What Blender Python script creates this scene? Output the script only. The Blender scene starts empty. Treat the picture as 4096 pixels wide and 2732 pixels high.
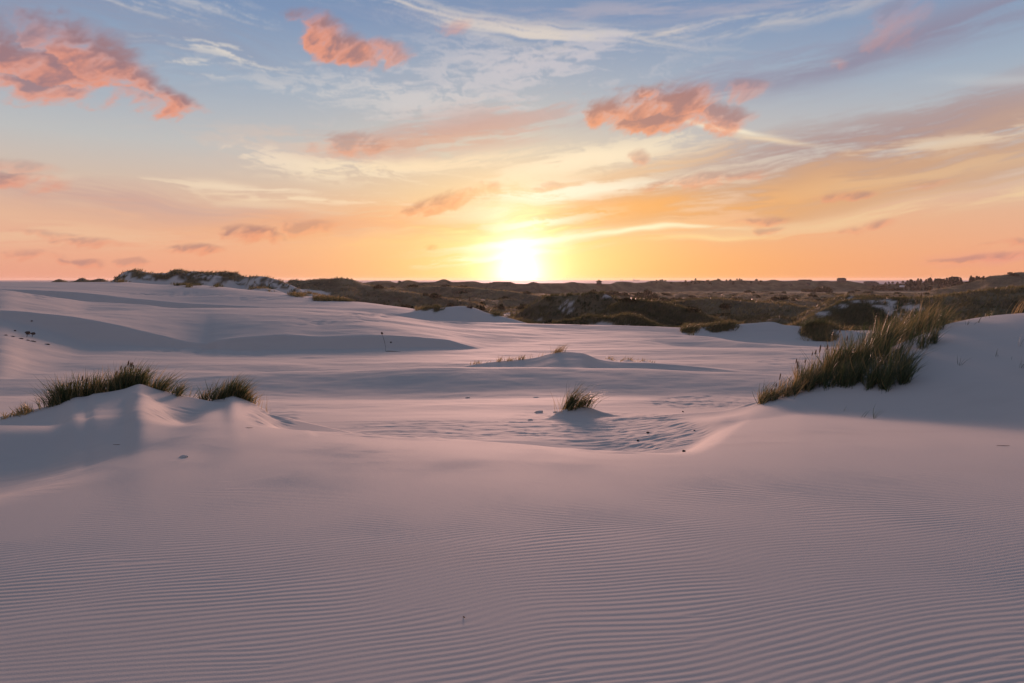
import bpy, math, random
import numpy as np
from mathutils import Vector, Matrix

# ------------------------------------------------------------------ camera, world, sun, exposure
scene = bpy.context.scene
col = scene.collection
CAMZ = 15.0                      # eye height above the sea (metres)
FPX, HOR = 683.0, 279.0          # focal length in pixels of the 1024 px frame, row of the horizon
cam_data = bpy.data.cameras.new('camera')
cam_data.sensor_width = 36.0
cam_data.lens = 36.0 * FPX / 1024.0
cam_data.shift_y = -(341.5 - HOR) / 1024.0
cam_data.clip_start, cam_data.clip_end = 0.1, 60000.0
cam = bpy.data.objects.new('camera', cam_data)
cam.location = (0, 0, CAMZ)
cam.rotation_euler = (math.pi / 2, 0, 0)
col.objects.link(cam)
scene.camera = cam

SUN_AZ = math.atan((519 - 512) / FPX)
SUN_EL = math.radians(SUN_EL_DEG := 5.5)
sun_data = bpy.data.lights.new('sun', 'SUN')
sun_data.energy = 4.7
sun_data.angle = math.radians(9.0)
sun_data.color = (1.0, 0.54, 0.43)
sun = bpy.data.objects.new('sun', sun_data)
sd = Vector((math.sin(SUN_AZ) * math.cos(SUN_EL), math.cos(SUN_AZ) * math.cos(SUN_EL), math.sin(SUN_EL)))
sun.rotation_euler = sd.to_track_quat('Z', 'Y').to_euler()
sun.location = sd * 80 + Vector((0, 0, 15))
col.objects.link(sun)

scene.render.engine = 'CYCLES'
scene.cycles.use_denoising = True
scene.cycles.max_bounces = 6
scene.cycles.transparent_max_bounces = 12
scene.cycles.sample_clamp_indirect = 4.0
scene.view_settings.view_transform = 'Standard'
scene.view_settings.look = 'None'
scene.view_settings.gamma = 1.0
scene.view_settings.exposure = 0.0
scene.view_settings.use_curve_mapping = False

world = bpy.data.worlds.new('World')
scene.world = world
world.use_nodes = True
WT = world.node_tree
WT.nodes.clear()


def lin(r, g, b):
    f = lambda c: (c / 255 / 12.92) if c / 255 <= 0.04045 else ((c / 255 + 0.055) / 1.055) ** 2.4
    return (f(r), f(g), f(b), 1.0)


_rng = np.random.RandomState(7)
_TAB = _rng.rand(256, 256).astype(np.float32) * 2 - 1


_TF = _TAB.ravel()
def vnoise(x, y, seed=0):
    """smooth value noise, -1..1"""
    x = np.asarray(x, np.float32) + np.float32(seed * 17.37); y = np.asarray(y, np.float32) + np.float32(seed * 9.71)
    fx = np.floor(x); fy = np.floor(y)
    xi = fx.astype(np.int32); yi = fy.astype(np.int32)
    x -= fx; y -= fy
    x = x * x * (3 - 2 * x); y = y * y * (3 - 2 * y)
    x0 = (xi & 255) << 8; x1 = ((xi + 1) & 255) << 8; yi &= 255; y1 = (yi + 1) & 255
    a = _TF.take(x0 + yi); a += (_TF.take(x1 + yi) - a) * x
    b = _TF.take(x0 + y1); b += (_TF.take(x1 + y1) - b) * x
    b -= a; b *= y; a += b
    return a


def fbm(x, y, octaves=5, rough=0.5, seed=0, turn=True):
    out = 0.0; amp = 1.0; tot = 0.0
    for o in range(octaves):
        out = out + amp * vnoise(x, y, seed + o * 3.1)
        tot += amp; amp *= rough
        if turn: x, y = (x * 0.8 - y * 0.6) * 2.03, (x * 0.6 + y * 0.8) * 2.03
        else: x, y = x * 2.03, y * 2.03
    return out / tot * 1.6


def sstep(v, lo, hi):
    t = np.clip((v - lo) / (hi - lo), 0, 1)
    return t * t * (3 - 2 * t)


# sky: the sunset colours and the clouds, computed on azimuth and elevation all round, plus a little Nishita light
KA, KE = 1.6, 2.5
SW, SH = 2200, 600
_u = (np.arange(SW, dtype=np.float32) + 0.5) / SW; _v = (np.arange(SH, dtype=np.float32) + 0.5) / SH
AZ, EL = np.meshgrid(np.tan((_u * 2 - 1) * math.atan(KA * math.pi)) / KA, np.tan(_v * math.atan(KE * math.pi / 2)) / KE)
AZ = AZ.astype(np.float32); EL = EL.astype(np.float32)


def sky_at(px, py):
    a = math.atan((px - 512) / FPX)
    return a, math.atan((HOR - py) / FPX * math.cos(a))


K = 1 / FPX                                    # about one pixel, in radians


def ramp3(v, stops):
    p = [a for a, b in stops]
    return np.stack([np.interp(v, p, [lin(*b)[i] for a, b in stops]) for i in range(3)], -1).astype(np.float32)


def mix3(f, a, b):
    b = np.asarray(b, np.float32)[..., :3]
    return a + (b - a) * f[..., None]


base = ramp3(EL, [(0.0, (238, 164, 140)), (0.03, (240, 174, 146)), (0.08, (232, 184, 156)), (0.13, (214, 192, 176)), (0.18, (194, 194, 194)),
                  (0.26, (162, 178, 197)), (0.36, (124, 149, 186)), (0.62, (108, 128, 164)), (1.57, (98, 114, 148))])
back = ramp3(EL, [(0.0, (138, 130, 146)), (0.12, (176, 150, 158)), (0.3, (146, 146, 168)), (0.8, (112, 128, 160)), (1.57, (98, 114, 148))])
sa, se = SUN_AZ, sky_at(519, 277)[1]
sky = mix3(sstep(np.abs(AZ - sa), 0.7, 2.4), base, back)
warm = np.exp(-((AZ - sa - 0.08) / np.where(AZ > sa, 0.52, 0.40)) ** 2) * np.exp(-(EL / 0.10) ** 1.3)
sky = mix3(warm * 0.92, sky, lin(255, 172, 96))
RR = np.sqrt(((AZ - sa) * 0.75) ** 2 + (EL - se) ** 2)
sky = mix3(np.exp(-(RR / 0.130) ** 1.5) * 0.95, sky, lin(255, 222, 132))
sky = sky + (np.exp(-(RR / 0.085) ** 1.1) * 0.34)[..., None] * np.float32((1.0, 0.85, 0.55))

# streaks of high cloud: long soft bands, fine fibres along them, and mackerel ripples
WARP = fbm(AZ * 5, EL * 12, 4, 0.5, 3) * 0.010
def streak(deg, sx, sy, seed):
    c, s = math.cos(math.radians(deg)), math.sin(math.radians(deg))
    a, b = AZ * c + EL * s, EL * c - AZ * s + WARP
    broad = fbm(a * sx, b * sy, 4, 0.5, seed, turn=False)
    fib = fbm(a * sx * 2.2 + broad * 0.3, b * sy * 5.0 + broad, 4, 0.62, seed + 5, turn=False)
    return np.clip(0.5 + 0.34 * broad + 0.26 * fib, 0, 1)
ST = {7: streak(7, 8, 55, 1.3), 0: streak(1, 9, 60, 4.7), -9: streak(-9, 6, 52, 8.1)}
_wx = fbm(AZ * 22, EL * 40, 3, 0.5, 12)
FINE = np.clip(0.5 + 0.30 * fbm((AZ - EL * 0.8) * 38 + _wx, (EL + AZ * 0.12) * 150 + _wx * 1.6, 5, 0.65, 2.2) + 0.22 * fbm(AZ * 14, EL * 30, 3, 0.5, 14), 0, 1)


def window(a0, e0, ra, re):
    c0, c1 = np.searchsorted(AZ[0], (a0 - ra, a0 + ra)); r0, r1 = np.searchsorted(EL[:, 0], (e0 - re, e0 + re))
    return slice(r0, r1 + 1), slice(c0, c1 + 1)


def patch(px, py, rx, ry, deg, colour, op, key, lo=0.38, hi=0.66, fine=0.0):
    a0, e0 = sky_at(px, py)
    c, s = math.cos(math.radians(deg)), math.sin(math.radians(deg))
    ex = 2.1 * K
    w = window(a0, e0, (rx * abs(c) + ry * abs(s)) * ex, (rx * abs(s) + ry * abs(c)) * ex + 0.03)
    da, de = AZ[w] - a0, EL[w] - e0
    u = (da * c + de * s) / (rx * K); v = (de * c - da * s + WARP[w] * 1.2) / (ry * K)
    n = ST[key][w] * (1 - fine) + FINE[w] * fine
    env = np.exp(-(u * u + v * v) * 1.35)                 # soft rim, and the streaks thin out towards it
    f = env * sstep(n + (env - 0.6) * 0.25, lo, hi) * op
    sky[w] = mix3(f, sky[w], lin(*colour))


for p in [
    # (column, row, half width, half height, tilt, colour, opacity, streak set, low, high, fine)
    (20, 14, 150, 34, -5, (150, 145, 166), 0.6, 0, 0.1, 0.8), (170, 30, 190, 30, -6, (146, 154, 178), 0.5, -9, 0.2, 0.8),
    (120, 4, 90, 9, -6, (222, 214, 208), 0.7, -9, 0.4, 0.75, 0.4), (215, 8, 120, 11, -5, (205, 202, 204), 0.7, -9, 0.4, 0.75, 0.4),
    (430, 8, 240, 13, -9, (214, 206, 202), 0.85, -9, 0.3, 0.75), (540, 30, 130, 8, -9, (226, 214, 204), 0.85, -9, 0.3, 0.7),
    (700, 32, 220, 11, 4, (220, 208, 200), 0.85, 7, 0.25, 0.75), (640, 12, 240, 12, -2, (176, 172, 188), 0.7, 0, 0.2, 0.7),
    (900, 46, 260, 17, 9, (146, 140, 162), 0.9, 7, 0.0, 0.7), (760, 66, 120, 14, 10, (152, 152, 176), 0.6, 7, 0.1, 0.7),
    (500, 74, 190, 50, 3, (206, 202, 208), 0.65, 0, 0.40, 0.64, 0.85), (400, 95, 160, 26, -3, (216, 210, 208), 0.5, 0, 0.42, 0.66, 0.7), (560, 55, 130, 24, 4, (200, 196, 206), 0.55, 7, 0.40, 0.66, 0.7),
    (330, 98, 120, 14, -6, (215, 210, 208), 0.45, -9, 0.40, 0.7, 0.5), (225, 54, 60, 8, -2, (232, 222, 210), 0.8, 0, 0.55, 0.70, 0.35), (200, 68, 40, 6, -2, (232, 222, 210), 0.7, 0, 0.55, 0.70, 0.35),
    (470, 124, 150, 20, 8, (196, 160, 156), 0.85, 7, 0.32, 0.64, 0.4), (420, 142, 130, 16, 6, (214, 164, 144), 0.8, 7, 0.32, 0.64, 0.4), (330, 146, 150, 22, 2, (222, 196, 180), 0.6, 0, 0.38, 0.66, 0.5),
    (330, 166, 130, 13, -4, (252, 230, 198), 0.85, -9, 0.42, 0.66, 0.55), (420, 165, 120, 9, 5, (252, 226, 190), 0.8, 7, 0.40, 0.66, 0.45), (260, 155, 70, 14, -6, (240, 220, 200), 0.5, -9, 0.42, 0.66, 0.6),
    (880, 140, 250, 30, 8, (172, 148, 150), 0.95, 7, 0.16, 0.60, 0.25), (900, 160, 280, 30, 9, (188, 154, 144), 0.9, 7, 0.16, 0.60, 0.2), (930, 168, 260, 30, 7, (210, 172, 144), 0.65, 7, 0.25, 0.72, 0.25), (800, 185, 280, 24, 7, (212, 166, 132), 0.85, 7, 0.18, 0.62, 0.2),
    (950, 203, 250, 9, 6, (248, 214, 168), 0.75, 7, 0.25, 0.70, 0.1), (965, 139, 110, 10, 4, (242, 220, 192), 0.7, 0, 0.40, 0.70, 0.4), (900, 176, 180, 8, 6, (236, 200, 160), 0.5, 7, 0.42, 0.66, 0.2),
    (640, 212, 230, 18, 4, (250, 176, 98), 0.85, 7, 0.10, 0.68, 0.1), (600, 163, 140, 17, 8, (255, 236, 204), 0.85, 7, 0.38, 0.66, 0.4), (660, 172, 110, 12, 9, (240, 196, 150), 0.6, 7, 0.35, 0.66, 0.3),
    (560, 194, 140, 10, 3, (255, 248, 225), 0.95, 0, 0.30, 0.62, 0.3), (470, 214, 90, 11, 6, (255, 246, 210), 0.9, 7, 0.30, 0.62, 0.3), (540, 222, 70, 8, 4, (255, 250, 228), 0.7, 7, 0.40, 0.62, 0.5),
    (110, 200, 240, 16, -5, (204, 166, 158), 0.75, -9, 0.10, 0.72, 0.1), (60, 236, 200, 14, 0, (242, 200, 164), 0.55, 0, 0.3, 0.7), (200, 218, 200, 14, -3, (226, 174, 150), 0.5, 0, 0.2, 0.7),
    (310, 201, 120, 5, -1, (252, 226, 192), 0.75, 0, 0.40, 0.66, 0.3), (240, 189, 150, 4, 0, (250, 226, 196), 0.7, 0, 0.42, 0.66, 0.2), (260, 206, 90, 7, -6, (244, 216, 182), 0.5, -9, 0.40, 0.66, 0.3),
    (370, 224, 190, 18, 6, (244, 168, 122), 0.6, 7, 0.10, 0.70, 0.1), (390, 244, 120, 8, 4, (255, 204, 140), 0.5, 7, 0.3, 0.7),
    (640, 234, 105, 3.2, 5, (255, 246, 205), 0.95, 7, 0.05, 0.5), (520, 243, 80, 6, 5, (255, 250, 225), 0.9, 7, 0.30, 0.58, 0.2), (500, 256, 90, 5, 5, (255, 248, 215), 0.8, 7, 0.36, 0.6, 0.2), (700, 240, 80, 3, 4, (255, 222, 160), 0.6, 7, 0.3, 0.6),
    (722, 135, 46, 3.2, -12, (255, 240, 212), 1.0, -9, -0.5, 0.3), (768, 146, 40, 3.0, -10, (250, 224, 188), 0.7, -9, -0.3, 0.4), (1000, 254, 70, 6, 3, (236, 158, 144), 0.55, 0, 0.2, 0.7),
    (1010, 82, 60, 6, -10, (200, 204, 208), 0.5, -9, 0.3, 0.7, 0.3),
]:
    patch(*p)

# the small heaped clouds, pink below and mauve in the middle
ELL = [(-6, 56, 80, 26, -4), (40, 66, 70, 24, -4), (82, 58, 50, 30, -14), (112, 68, 46, 24, -24), (136, 80, 34, 16, -26), (30, 82, 60, 9, -4, 0.9), (174, 101, 32, 14, -18), (40, 36, 12, 22, -10, 0.75), (140, 96, 34, 9, -14, 0.55),
       (322, 35, 32, 20, -14), (345, 44, 40, 14, -14), (386, 49, 30, 10, -10, 0.75), (449, 31, 24, 9, 10, 0.4), (612, 113, 28, 15, 4), (646, 108, 40, 22, 4), (680, 106, 44, 22, -4), (664, 118, 66, 14, 2), (648, 96, 16, 12, 0),
       (722, 115, 34, 15, -8, 0.85), (743, 88, 28, 9, 6, 0.5), (350, 146, 40, 13, 5, 0.6), (330, 150, 24, 8, 5, 0.4), (12, 183, 36, 10, -3, 0.75), (16, 168, 30, 7, -3, 0.4), (252, 235, 30, 10, 0, 0.85), (200, 249, 20, 5, -2, 0.7),
       (87, 241, 26, 5, 0, 0.6), (30, 257, 28, 6, 0, 0.5), (92, 262, 13, 4.5, 0, 0.6), (63, 261, 10, 3.5, 0, 0.6), (137, 260, 14, 4, 0, 0.4), (305, 224, 34, 7, 4, 0.5), (450, 201, 50, 10, 12, 0.8), (486, 188, 18, 8, 10, 0.6),
       (897, 24, 26, 22, 0, 0.30), (705, 181, 56, 9, 4, 0.6), (640, 157, 13, 9, 0, 0.55), (840, 197, 32, 5, 2, 0.55), (762, 221, 28, 4, 4, 0.6), (770, 229, 18, 4, 4, 0.5), (847, 233, 15, 5, 2, 0.55), (876, 228, 15, 6, 6, 0.55),
       (835, 66, 12, 6, 0, 0.3), (985, 258, 46, 4, 3, 0.5), (1010, 244, 26, 3, 3, 0.5), (427, 249, 10, 3, 0, 0.6), (555, 185, 16, 5, 0, 0.4), (930, 185, 18, 5, 0, 0.3), (50, 235, 30, 4, 0, 0.4), (540, 190, 10, 4, 0, 0.4)]
_b = EL * 0.94 - AZ * 0.34; _a = AZ * 0.94 + EL * 0.34          # the wind draws the heaps out to the lower right
CN2 = fbm(_a * 16, _b * 30, 5, 0.55, 1.1)
CN = fbm(_a * 34 + CN2 * 0.6, _b * 70 + CN2 * 0.5, 7, 0.62, 6.6)
wa, we = AZ + CN * 0.006 + CN2 * 0.012, EL + CN2 * 0.007 + CN * 0.003
best = np.full_like(AZ, -9.0); hh = np.zeros_like(AZ); op_ = np.zeros_like(AZ)
for el_ in ELL:
    (px, py, rx, ry, deg), oo = el_[:5], (el_[5] if len(el_) > 5 else 1.0)
    a0, e0 = sky_at(px, py)
    c, s = math.cos(math.radians(deg)), math.sin(math.radians(deg))
    w = window(a0, e0, (rx + ry) * 2.2 * K, (rx * abs(s) + ry) * 2.2 * K + 0.02)
    da, de = wa[w] - a0, we[w] - e0
    u = (da * c + de * s) / (rx * K); v = (de * c - da * s) / (ry * K)
    e = 1.0 - (u * u + v * v)
    t = e > best[w]
    hh[w] = np.where(t, v, hh[w]); best[w] = np.maximum(best[w], e); op_[w] = np.where(t, oo, op_[w])
dens = best + CN * 0.78 + CN2 * 0.36
alpha = sstep(dens, -0.40, 1.10) ** 1.3 * 0.95 * op_
dark = sstep(0.35 * np.clip(best, -0.5, 1) + 0.80 * hh + 0.55 * CN2 + 0.50 * CN, -0.05, 0.85) * 0.95
near = np.exp(-RR * 6.0)
lit = mix3(near, np.broadcast_to(np.float32(lin(236, 152, 128)[:3]), sky.shape), lin(255, 172, 84))
shade = mix3(near, np.broadcast_to(np.float32(lin(150, 118, 128)[:3]), sky.shape), lin(236, 146, 74))
sky = sky + (lit + (shade - lit) * dark[..., None] - sky) * alpha[..., None]

buf = np.ones((SH, SW, 4), np.float32); buf[..., :3] = sky
img = bpy.data.images.new('sunset_sky', SW, SH, float_buffer=True, alpha=False)
img.colorspace_settings.name = 'Linear Rec.709'
img.pixels.foreach_set(buf.ravel()); img.update(); img.pack()


def wm(op, a, b=0.0):
    n = WT.nodes.new('ShaderNodeMath'); n.operation = op
    for i, v in enumerate((a, b)):
        if isinstance(v, (int, float)): n.inputs[i].default_value = v
        else: WT.links.new(v, n.inputs[i])
    return n.outputs[0]


tc = WT.nodes.new('ShaderNodeTexCoord')
sep = WT.nodes.new('ShaderNodeSeparateXYZ'); WT.links.new(tc.outputs['Generated'], sep.inputs[0])
az_s = wm('ARCTAN2', sep.outputs[0], sep.outputs[1])
el_s = wm('ARCSINE', wm('MAXIMUM', sep.outputs[2], 0.0))
cmb = WT.nodes.new('ShaderNodeCombineXYZ')
WT.links.new(wm('ADD', wm('MULTIPLY', wm('ARCTANGENT', wm('MULTIPLY', az_s, KA)), 0.5 / math.atan(KA * math.pi)), 0.5), cmb.inputs[0])
WT.links.new(wm('MULTIPLY', wm('ARCTANGENT', wm('MULTIPLY', el_s, KE)), 1 / math.atan(KE * math.pi / 2)), cmb.inputs[1])
it = WT.nodes.new('ShaderNodeTexImage'); it.image = img; it.extension = 'EXTEND'; it.interpolation = 'Cubic'
WT.links.new(cmb.outputs[0], it.inputs[0])
# the blown-out core around the sun
da_s = wm('SUBTRACT', az_s, sa); de_s = wm('SUBTRACT', el_s, se)
rr = wm('SQRT', wm('ADD', wm('MULTIPLY', da_s, da_s), wm('MULTIPLY', wm('MULTIPLY', de_s, de_s), 0.45)))
core = wm('MULTIPLY', wm('EXPONENT', wm('MULTIPLY', wm('POWER', wm('MULTIPLY', rr, 1 / 0.023), 1.0), -1.0)), 3.4)
nish = WT.nodes.new('ShaderNodeTexSky')
nish.sky_type = 'NISHITA'; nish.sun_disc = False
nish.sun_elevation = SUN_EL; nish.sun_rotation = SUN_AZ
nish.dust_density = 2.0
bgs = []
for src, st in ((nish.outputs[0], 0.004), (it.outputs[0], 0.92), (None, core)):
    b = WT.nodes.new('ShaderNodeBackground')
    if src is None: b.inputs[0].default_value = (1.0, 0.86, 0.62, 1)
    else: WT.links.new(src, b.inputs[0])
    if isinstance(st, float): b.inputs[1].default_value = st
    else: WT.links.new(st, b.inputs[1])
    bgs.append(b.outputs[0])
ad1 = WT.nodes.new('ShaderNodeAddShader'); ad2 = WT.nodes.new('ShaderNodeAddShader')
WT.links.new(bgs[0], ad1.inputs[0]); WT.links.new(bgs[1], ad1.inputs[1])
WT.links.new(ad1.outputs[0], ad2.inputs[0]); WT.links.new(bgs[2], ad2.inputs[1])
wo = WT.nodes.new('ShaderNodeOutputWorld'); WT.links.new(ad2.outputs[0], wo.inputs[0])

# ------------------------------------------------------------------ terrain
def pchip(xs, ys, x):
    xs = np.asarray(xs, float); ys = np.asarray(ys, float)
    h = np.diff(xs); d = np.diff(ys) / h
    m = np.zeros_like(ys)
    if len(xs) > 2:
        s = d[:-1] * d[1:] > 0
        w1 = 2 * h[1:] + h[:-1]; w2 = h[1:] + 2 * h[:-1]
        with np.errstate(divide='ignore', invalid='ignore'):
            mm = (w1 + w2) / (w1 / d[:-1] + w2 / d[1:])
        m[1:-1] = np.where(s, mm, 0)
    m[0], m[-1] = d[0], d[-1]
    x = np.clip(x, xs[0], xs[-1])
    i = np.clip(np.searchsorted(xs, x) - 1, 0, len(xs) - 2)
    t = (x - xs[i]) / h[i]
    t2, t3 = t * t, t * t * t
    return (2 * t3 - 3 * t2 + 1) * ys[i] + (t3 - 2 * t2 + t) * h[i] * m[i] + (-2 * t3 + 3 * t2) * ys[i + 1] + (t3 - t2) * h[i] * m[i + 1]


def smax(a, b, k):
    h = np.clip(0.5 + 0.5 * (a - b) / k, 0, 1)
    return b * (1 - h) + a * h + k * h * (1 - h)


def curve(pts):
    """[(column, row, depth)] -> f(column) giving height and depth of a crest or foot line on the ground"""
    p = np.array(pts, float)
    z = CAMZ - (p[:, 1] - HOR) / FPX * p[:, 2]
    lo, hi = p[0, 0], p[-1, 0]
    def f(c):      # past its ends a line runs down into the ground
        return pchip(p[:, 0], z, c) - 0.0012 * p[0, 2] * np.maximum(lo - c, 0) - 0.0012 * p[-1, 2] * np.maximum(c - hi, 0), pchip(p[:, 0], p[:, 2], c)
    return f


def loft(c, Y, curves, front, back, rnd=0.5, sharp=False):
    """a dune: ground lines from front to back, a slope below the first and a slope behind the last"""
    zs, ys = zip(*[f(c) for f in curves])
    z = np.where(Y < ys[0], zs[0] - front * (ys[0] - Y), 0.0)
    n = len(ys)
    t = np.maximum(Y - ys[-1], 0)
    z = np.where(Y >= ys[-1], zs[-1] - back * (np.sqrt(t * t + rnd * rnd) - rnd), z)
    if n > 1:
        h = [ys[i + 1] - ys[i] for i in range(n - 1)]
        d = [(zs[i + 1] - zs[i]) / h[i] for i in range(n - 1)]
        m = [d[0] if sharp else front * 0.6 + d[0] * 0.4]
        for i in range(1, n - 1):
            m.append(np.where(d[i - 1] * d[i] > 0, 2 * d[i - 1] * d[i] / (d[i - 1] + d[i] + 1e-9), 0))
        m.append(np.zeros_like(d[-1]))
        for i in range(n - 1):
            t = np.clip((Y - ys[i]) / h[i], 0, 1); t2 = t * t; t3 = t2 * t
            zi = (2 * t3 - 3 * t2 + 1) * zs[i] + (t3 - 2 * t2 + t) * h[i] * m[i] + (-2 * t3 + 3 * t2) * zs[i + 1] + (t3 - t2) * h[i] * m[i + 1]
            z = np.where((Y >= ys[i]) & (Y < ys[i + 1]), zi, z)
    return z


def near_slope(Y, c):
    """the ground where the camera stands: level there, tilting away further out, most in the middle"""
    m = np.interp(c, [220, 400, 560, 640, 720, 800], [0.098, 0.152, 0.172, 0.160, 0.138, 0.125])
    t = np.clip(Y, 4.0, None) - 4.0
    q = np.where(t < 4.6, t * t / 9.2, t - 2.3)
    return CAMZ - 1.69 - 0.010 * Y - (m - 0.010) * q


def near_depth(c, row):
    Yv = np.linspace(2.2, 15.5, 1400)
    r_ = HOR + FPX * (CAMZ - near_slope(Yv, np.full_like(Yv, c))) / Yv
    ok = np.nonzero(r_ <= row)[0]
    return float(Yv[ok[0]]) if len(ok) else 13.5


def on_near(pts): return [(c, HOR + FPX * (CAMZ - float(near_slope(np.array(near_depth(c, r)), c))) / near_depth(c, r), near_depth(c, r)) for c, r in pts]


# ground lines, near to far: (column, row, depth in metres)
EDGE = on_near([(-500, 424), (100, 427), (200, 428), (275, 430.5), (400, 437), (512, 444), (600, 451), (660, 455.5), (690, 456.5), (712, 449), (728, 438), (742, 426), (760, 415), (1500, 405)])
f_edge = curve(EDGE)
MOUND_A = curve([(-400, 470, 14), (-60, 452, 14), (0, 437, 13.5), (25, 430, 13.4), (36, 425.6, 13.5), (46, 417, 13.6), (57, 408.5, 13.7), (67, 401.6, 13.8), (77, 397.4, 13.9), (86, 397, 14), (94, 393.7, 14), (110, 392, 14.1), (124, 390, 14.1), (131, 386.7, 14), (140, 384.6, 13.9), (145, 386, 13.9), (158, 393, 13.9), (169, 400, 13.8), (176, 404, 13.7), (183, 408, 13.6), (200, 420, 13.4), (230, 445, 13)])
FOOT_A = curve(on_near([(-500, 470), (-100, 466), (0, 458), (60, 456), (100, 462), (140, 472), (175, 462), (205, 448), (240, 440)]))
MOUND_B = curve([(150, 440, 14), (176, 418, 14), (191, 408, 14.2), (208, 401, 14.4), (222, 399, 14.5), (233, 395.8, 14.4), (240, 398, 14.4), (248, 401, 14.3), (259, 406.5, 14.2), (270, 414.4, 14), (285, 424, 13.8), (310, 440, 13.5)])
FOOT_B = curve(on_near([(140, 446), (190, 446), (230, 450), (265, 444), (310, 436)]))
TUFT_MOUND = curve([(540, 425, 16.6), (552, 415, 16.8), (562, 409.5, 17), (571, 407, 17.2), (579, 406, 17.2), (589, 406.5, 17.3), (598, 409.5, 17.4), (612, 414, 17.3), (640, 424, 17)])
RIGHT_FOOT = curve([(540, 438, 15.0), (640, 428, 14.6), (690, 424, 13.6), (730, 421, 12.6), (760, 418, 12.9), (801, 415, 13.4), (883, 425, 12.0), (1024, 447, 9.5), (1200, 470, 8.0), (1500, 480, 8)])
RIGHT = curve([(540, 432, 16.4), (600, 421, 16.3), (650, 417, 16.1), (690, 414, 15.8), (720, 411.5, 15.5), (740, 407.5, 15.3), (760, 401.5, 15.3), (790, 392, 15.6), (830, 375, 16.2), (870, 357, 17), (906, 341, 18), (925, 333, 18.5), (944, 325, 19), (976, 317.6, 19.5), (1024, 312.5, 20), (1124, 306, 21), (1500, 303, 22)])
RIM = curve([(-500, 382, 31), (0, 379.6, 30), (65, 380, 30), (170, 379.4, 30), (222, 374.4, 30.5), (300, 372.5, 31), (356, 370.5, 31), (463, 367.5, 31), (569, 369, 31), (633, 369.4, 31), (697, 372.6, 30.5), (750, 374, 30), (820, 378, 29), (1024, 380, 28), (1500, 380, 28)])
RIM_FOOT = curve([(-500, 398, 26), (0, 397, 26), (300, 394, 26.5), (512, 392, 26.5), (800, 396, 25.5), (1500, 398, 25.5)])
BASIN_MOUND = curve([(440, 375, 35), (466, 366, 35.5), (504, 361, 36), (535, 358, 36), (550, 354, 36), (564, 352, 36), (580, 352.3, 36), (590, 355.5, 36), (598, 359, 36), (612, 361.5, 36), (660, 364, 36), (700, 367, 36), (760, 374, 35)])
BRINK_A = curve([(-500, 306, 58), (-200, 308, 57.5), (0, 311, 57), (52, 315, 56.5), (104, 322, 55.5), (164, 335, 54), (190, 341, 53.5), (205, 342.5, 53.3), (216, 340, 53.2), (260, 334.5, 53.5), (283, 333, 54), (325, 335.5, 54), (378, 334, 54), (444, 339, 54.5), (466, 345, 54), (500, 353, 53), (560, 362, 52), (1500, 366, 52)])
CREST_A = curve([(-500, 309, 66), (0, 309.6, 65), (60, 311, 66), (110, 310.5, 68), (179, 309, 74), (223, 308, 77), (350, 310, 79), (390, 314.5, 79), (462, 324.5, 78), (525, 327, 77), (585, 331, 75), (660, 334.5, 70), (700, 337.5, 67), (740, 343, 60), (825, 349, 54), (880, 352.5, 52), (1024, 356, 50), (1500, 360, 48)])
CREST_A2 = curve([(-500, 283, 96), (0, 289.8, 94), (30, 293.5, 93), (60, 297.5, 92), (89, 301.7, 91), (127, 304, 89), (171, 308.4, 86), (230, 313, 84), (400, 320, 82), (1500, 345, 80)])
BRINK_B = curve([(-500, 283, 122), (-100, 287, 121), (19, 289, 120), (74, 292, 119), (134, 299, 117), (194, 304, 114), (246, 307, 110), (350, 312, 105), (450, 320, 95), (520, 333, 90), (1500, 380, 85)])
CREST_S = curve([(-500, 281, 175), (0, 282.2, 170), (112, 282.2, 170), (164, 285, 165), (200, 285.3, 160), (253, 290, 150), (298, 295, 140), (350, 301, 130), (400, 307, 118), (440, 314, 108), (500, 328, 100), (560, 350, 95), (1500, 420, 90)])
SAND_MOUND = curve([(370, 322, 92), (390, 315, 92), (408, 312.5, 92), (425, 309, 93), (443, 307.5, 93), (462, 306, 94), (472, 307.5, 94), (489, 313.5, 94), (505, 317, 93), (533, 325, 92), (560, 334, 90), (600, 350, 88)])
VEG_FRONT = curve([(490, 330, 100), (520, 327, 99), (550, 324.5, 98), (575, 321, 97), (587, 317.6, 96), (609, 319.3, 95), (625, 316, 94), (635, 317.6, 93), (648, 324, 92), (659, 329.5, 90), (690, 342, 88), (720, 352, 86)])
SAND_MOUND_R = curve([(655, 345, 76), (680, 334.5, 77), (694, 328.5, 78), (716, 326, 79), (739, 324.2, 80), (757, 323, 80), (771, 322, 80), (785, 325, 79), (801, 326.5, 78), (830, 329, 76), (873, 333.5, 74), (900, 338, 72), (960, 345, 70), (1100, 350, 68)])
HILL_C = curve([(520, 312, 150), (535, 303, 150), (550, 296.5, 150), (571, 295.5, 148), (587, 294.7, 146), (601, 293.2, 146), (612, 297, 144), (627, 303, 140), (645, 312, 136), (665, 322, 132), (700, 338, 128)])
HILL_C2 = curve([(600, 315, 126), (618, 304, 128), (635, 300.6, 130), (652, 302, 130), (678, 307, 128), (690, 312, 124), (720, 322, 118), (760, 336, 112)])
HILL_C3 = curve([(640, 312, 200), (669, 303, 205), (690, 300, 205), (711, 298.5, 205), (745, 301.5, 205), (780, 304, 195), (830, 312, 185), (900, 325, 180)])
HILL_R = curve([(780, 330, 108), (800, 322, 110), (815, 314, 112), (830, 307, 114), (849, 300.5, 116), (862, 299.5, 116), (872, 300, 116), (886, 304, 115), (893, 311, 114), (905, 319, 112), (930, 330, 110), (980, 345, 108)])
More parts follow.
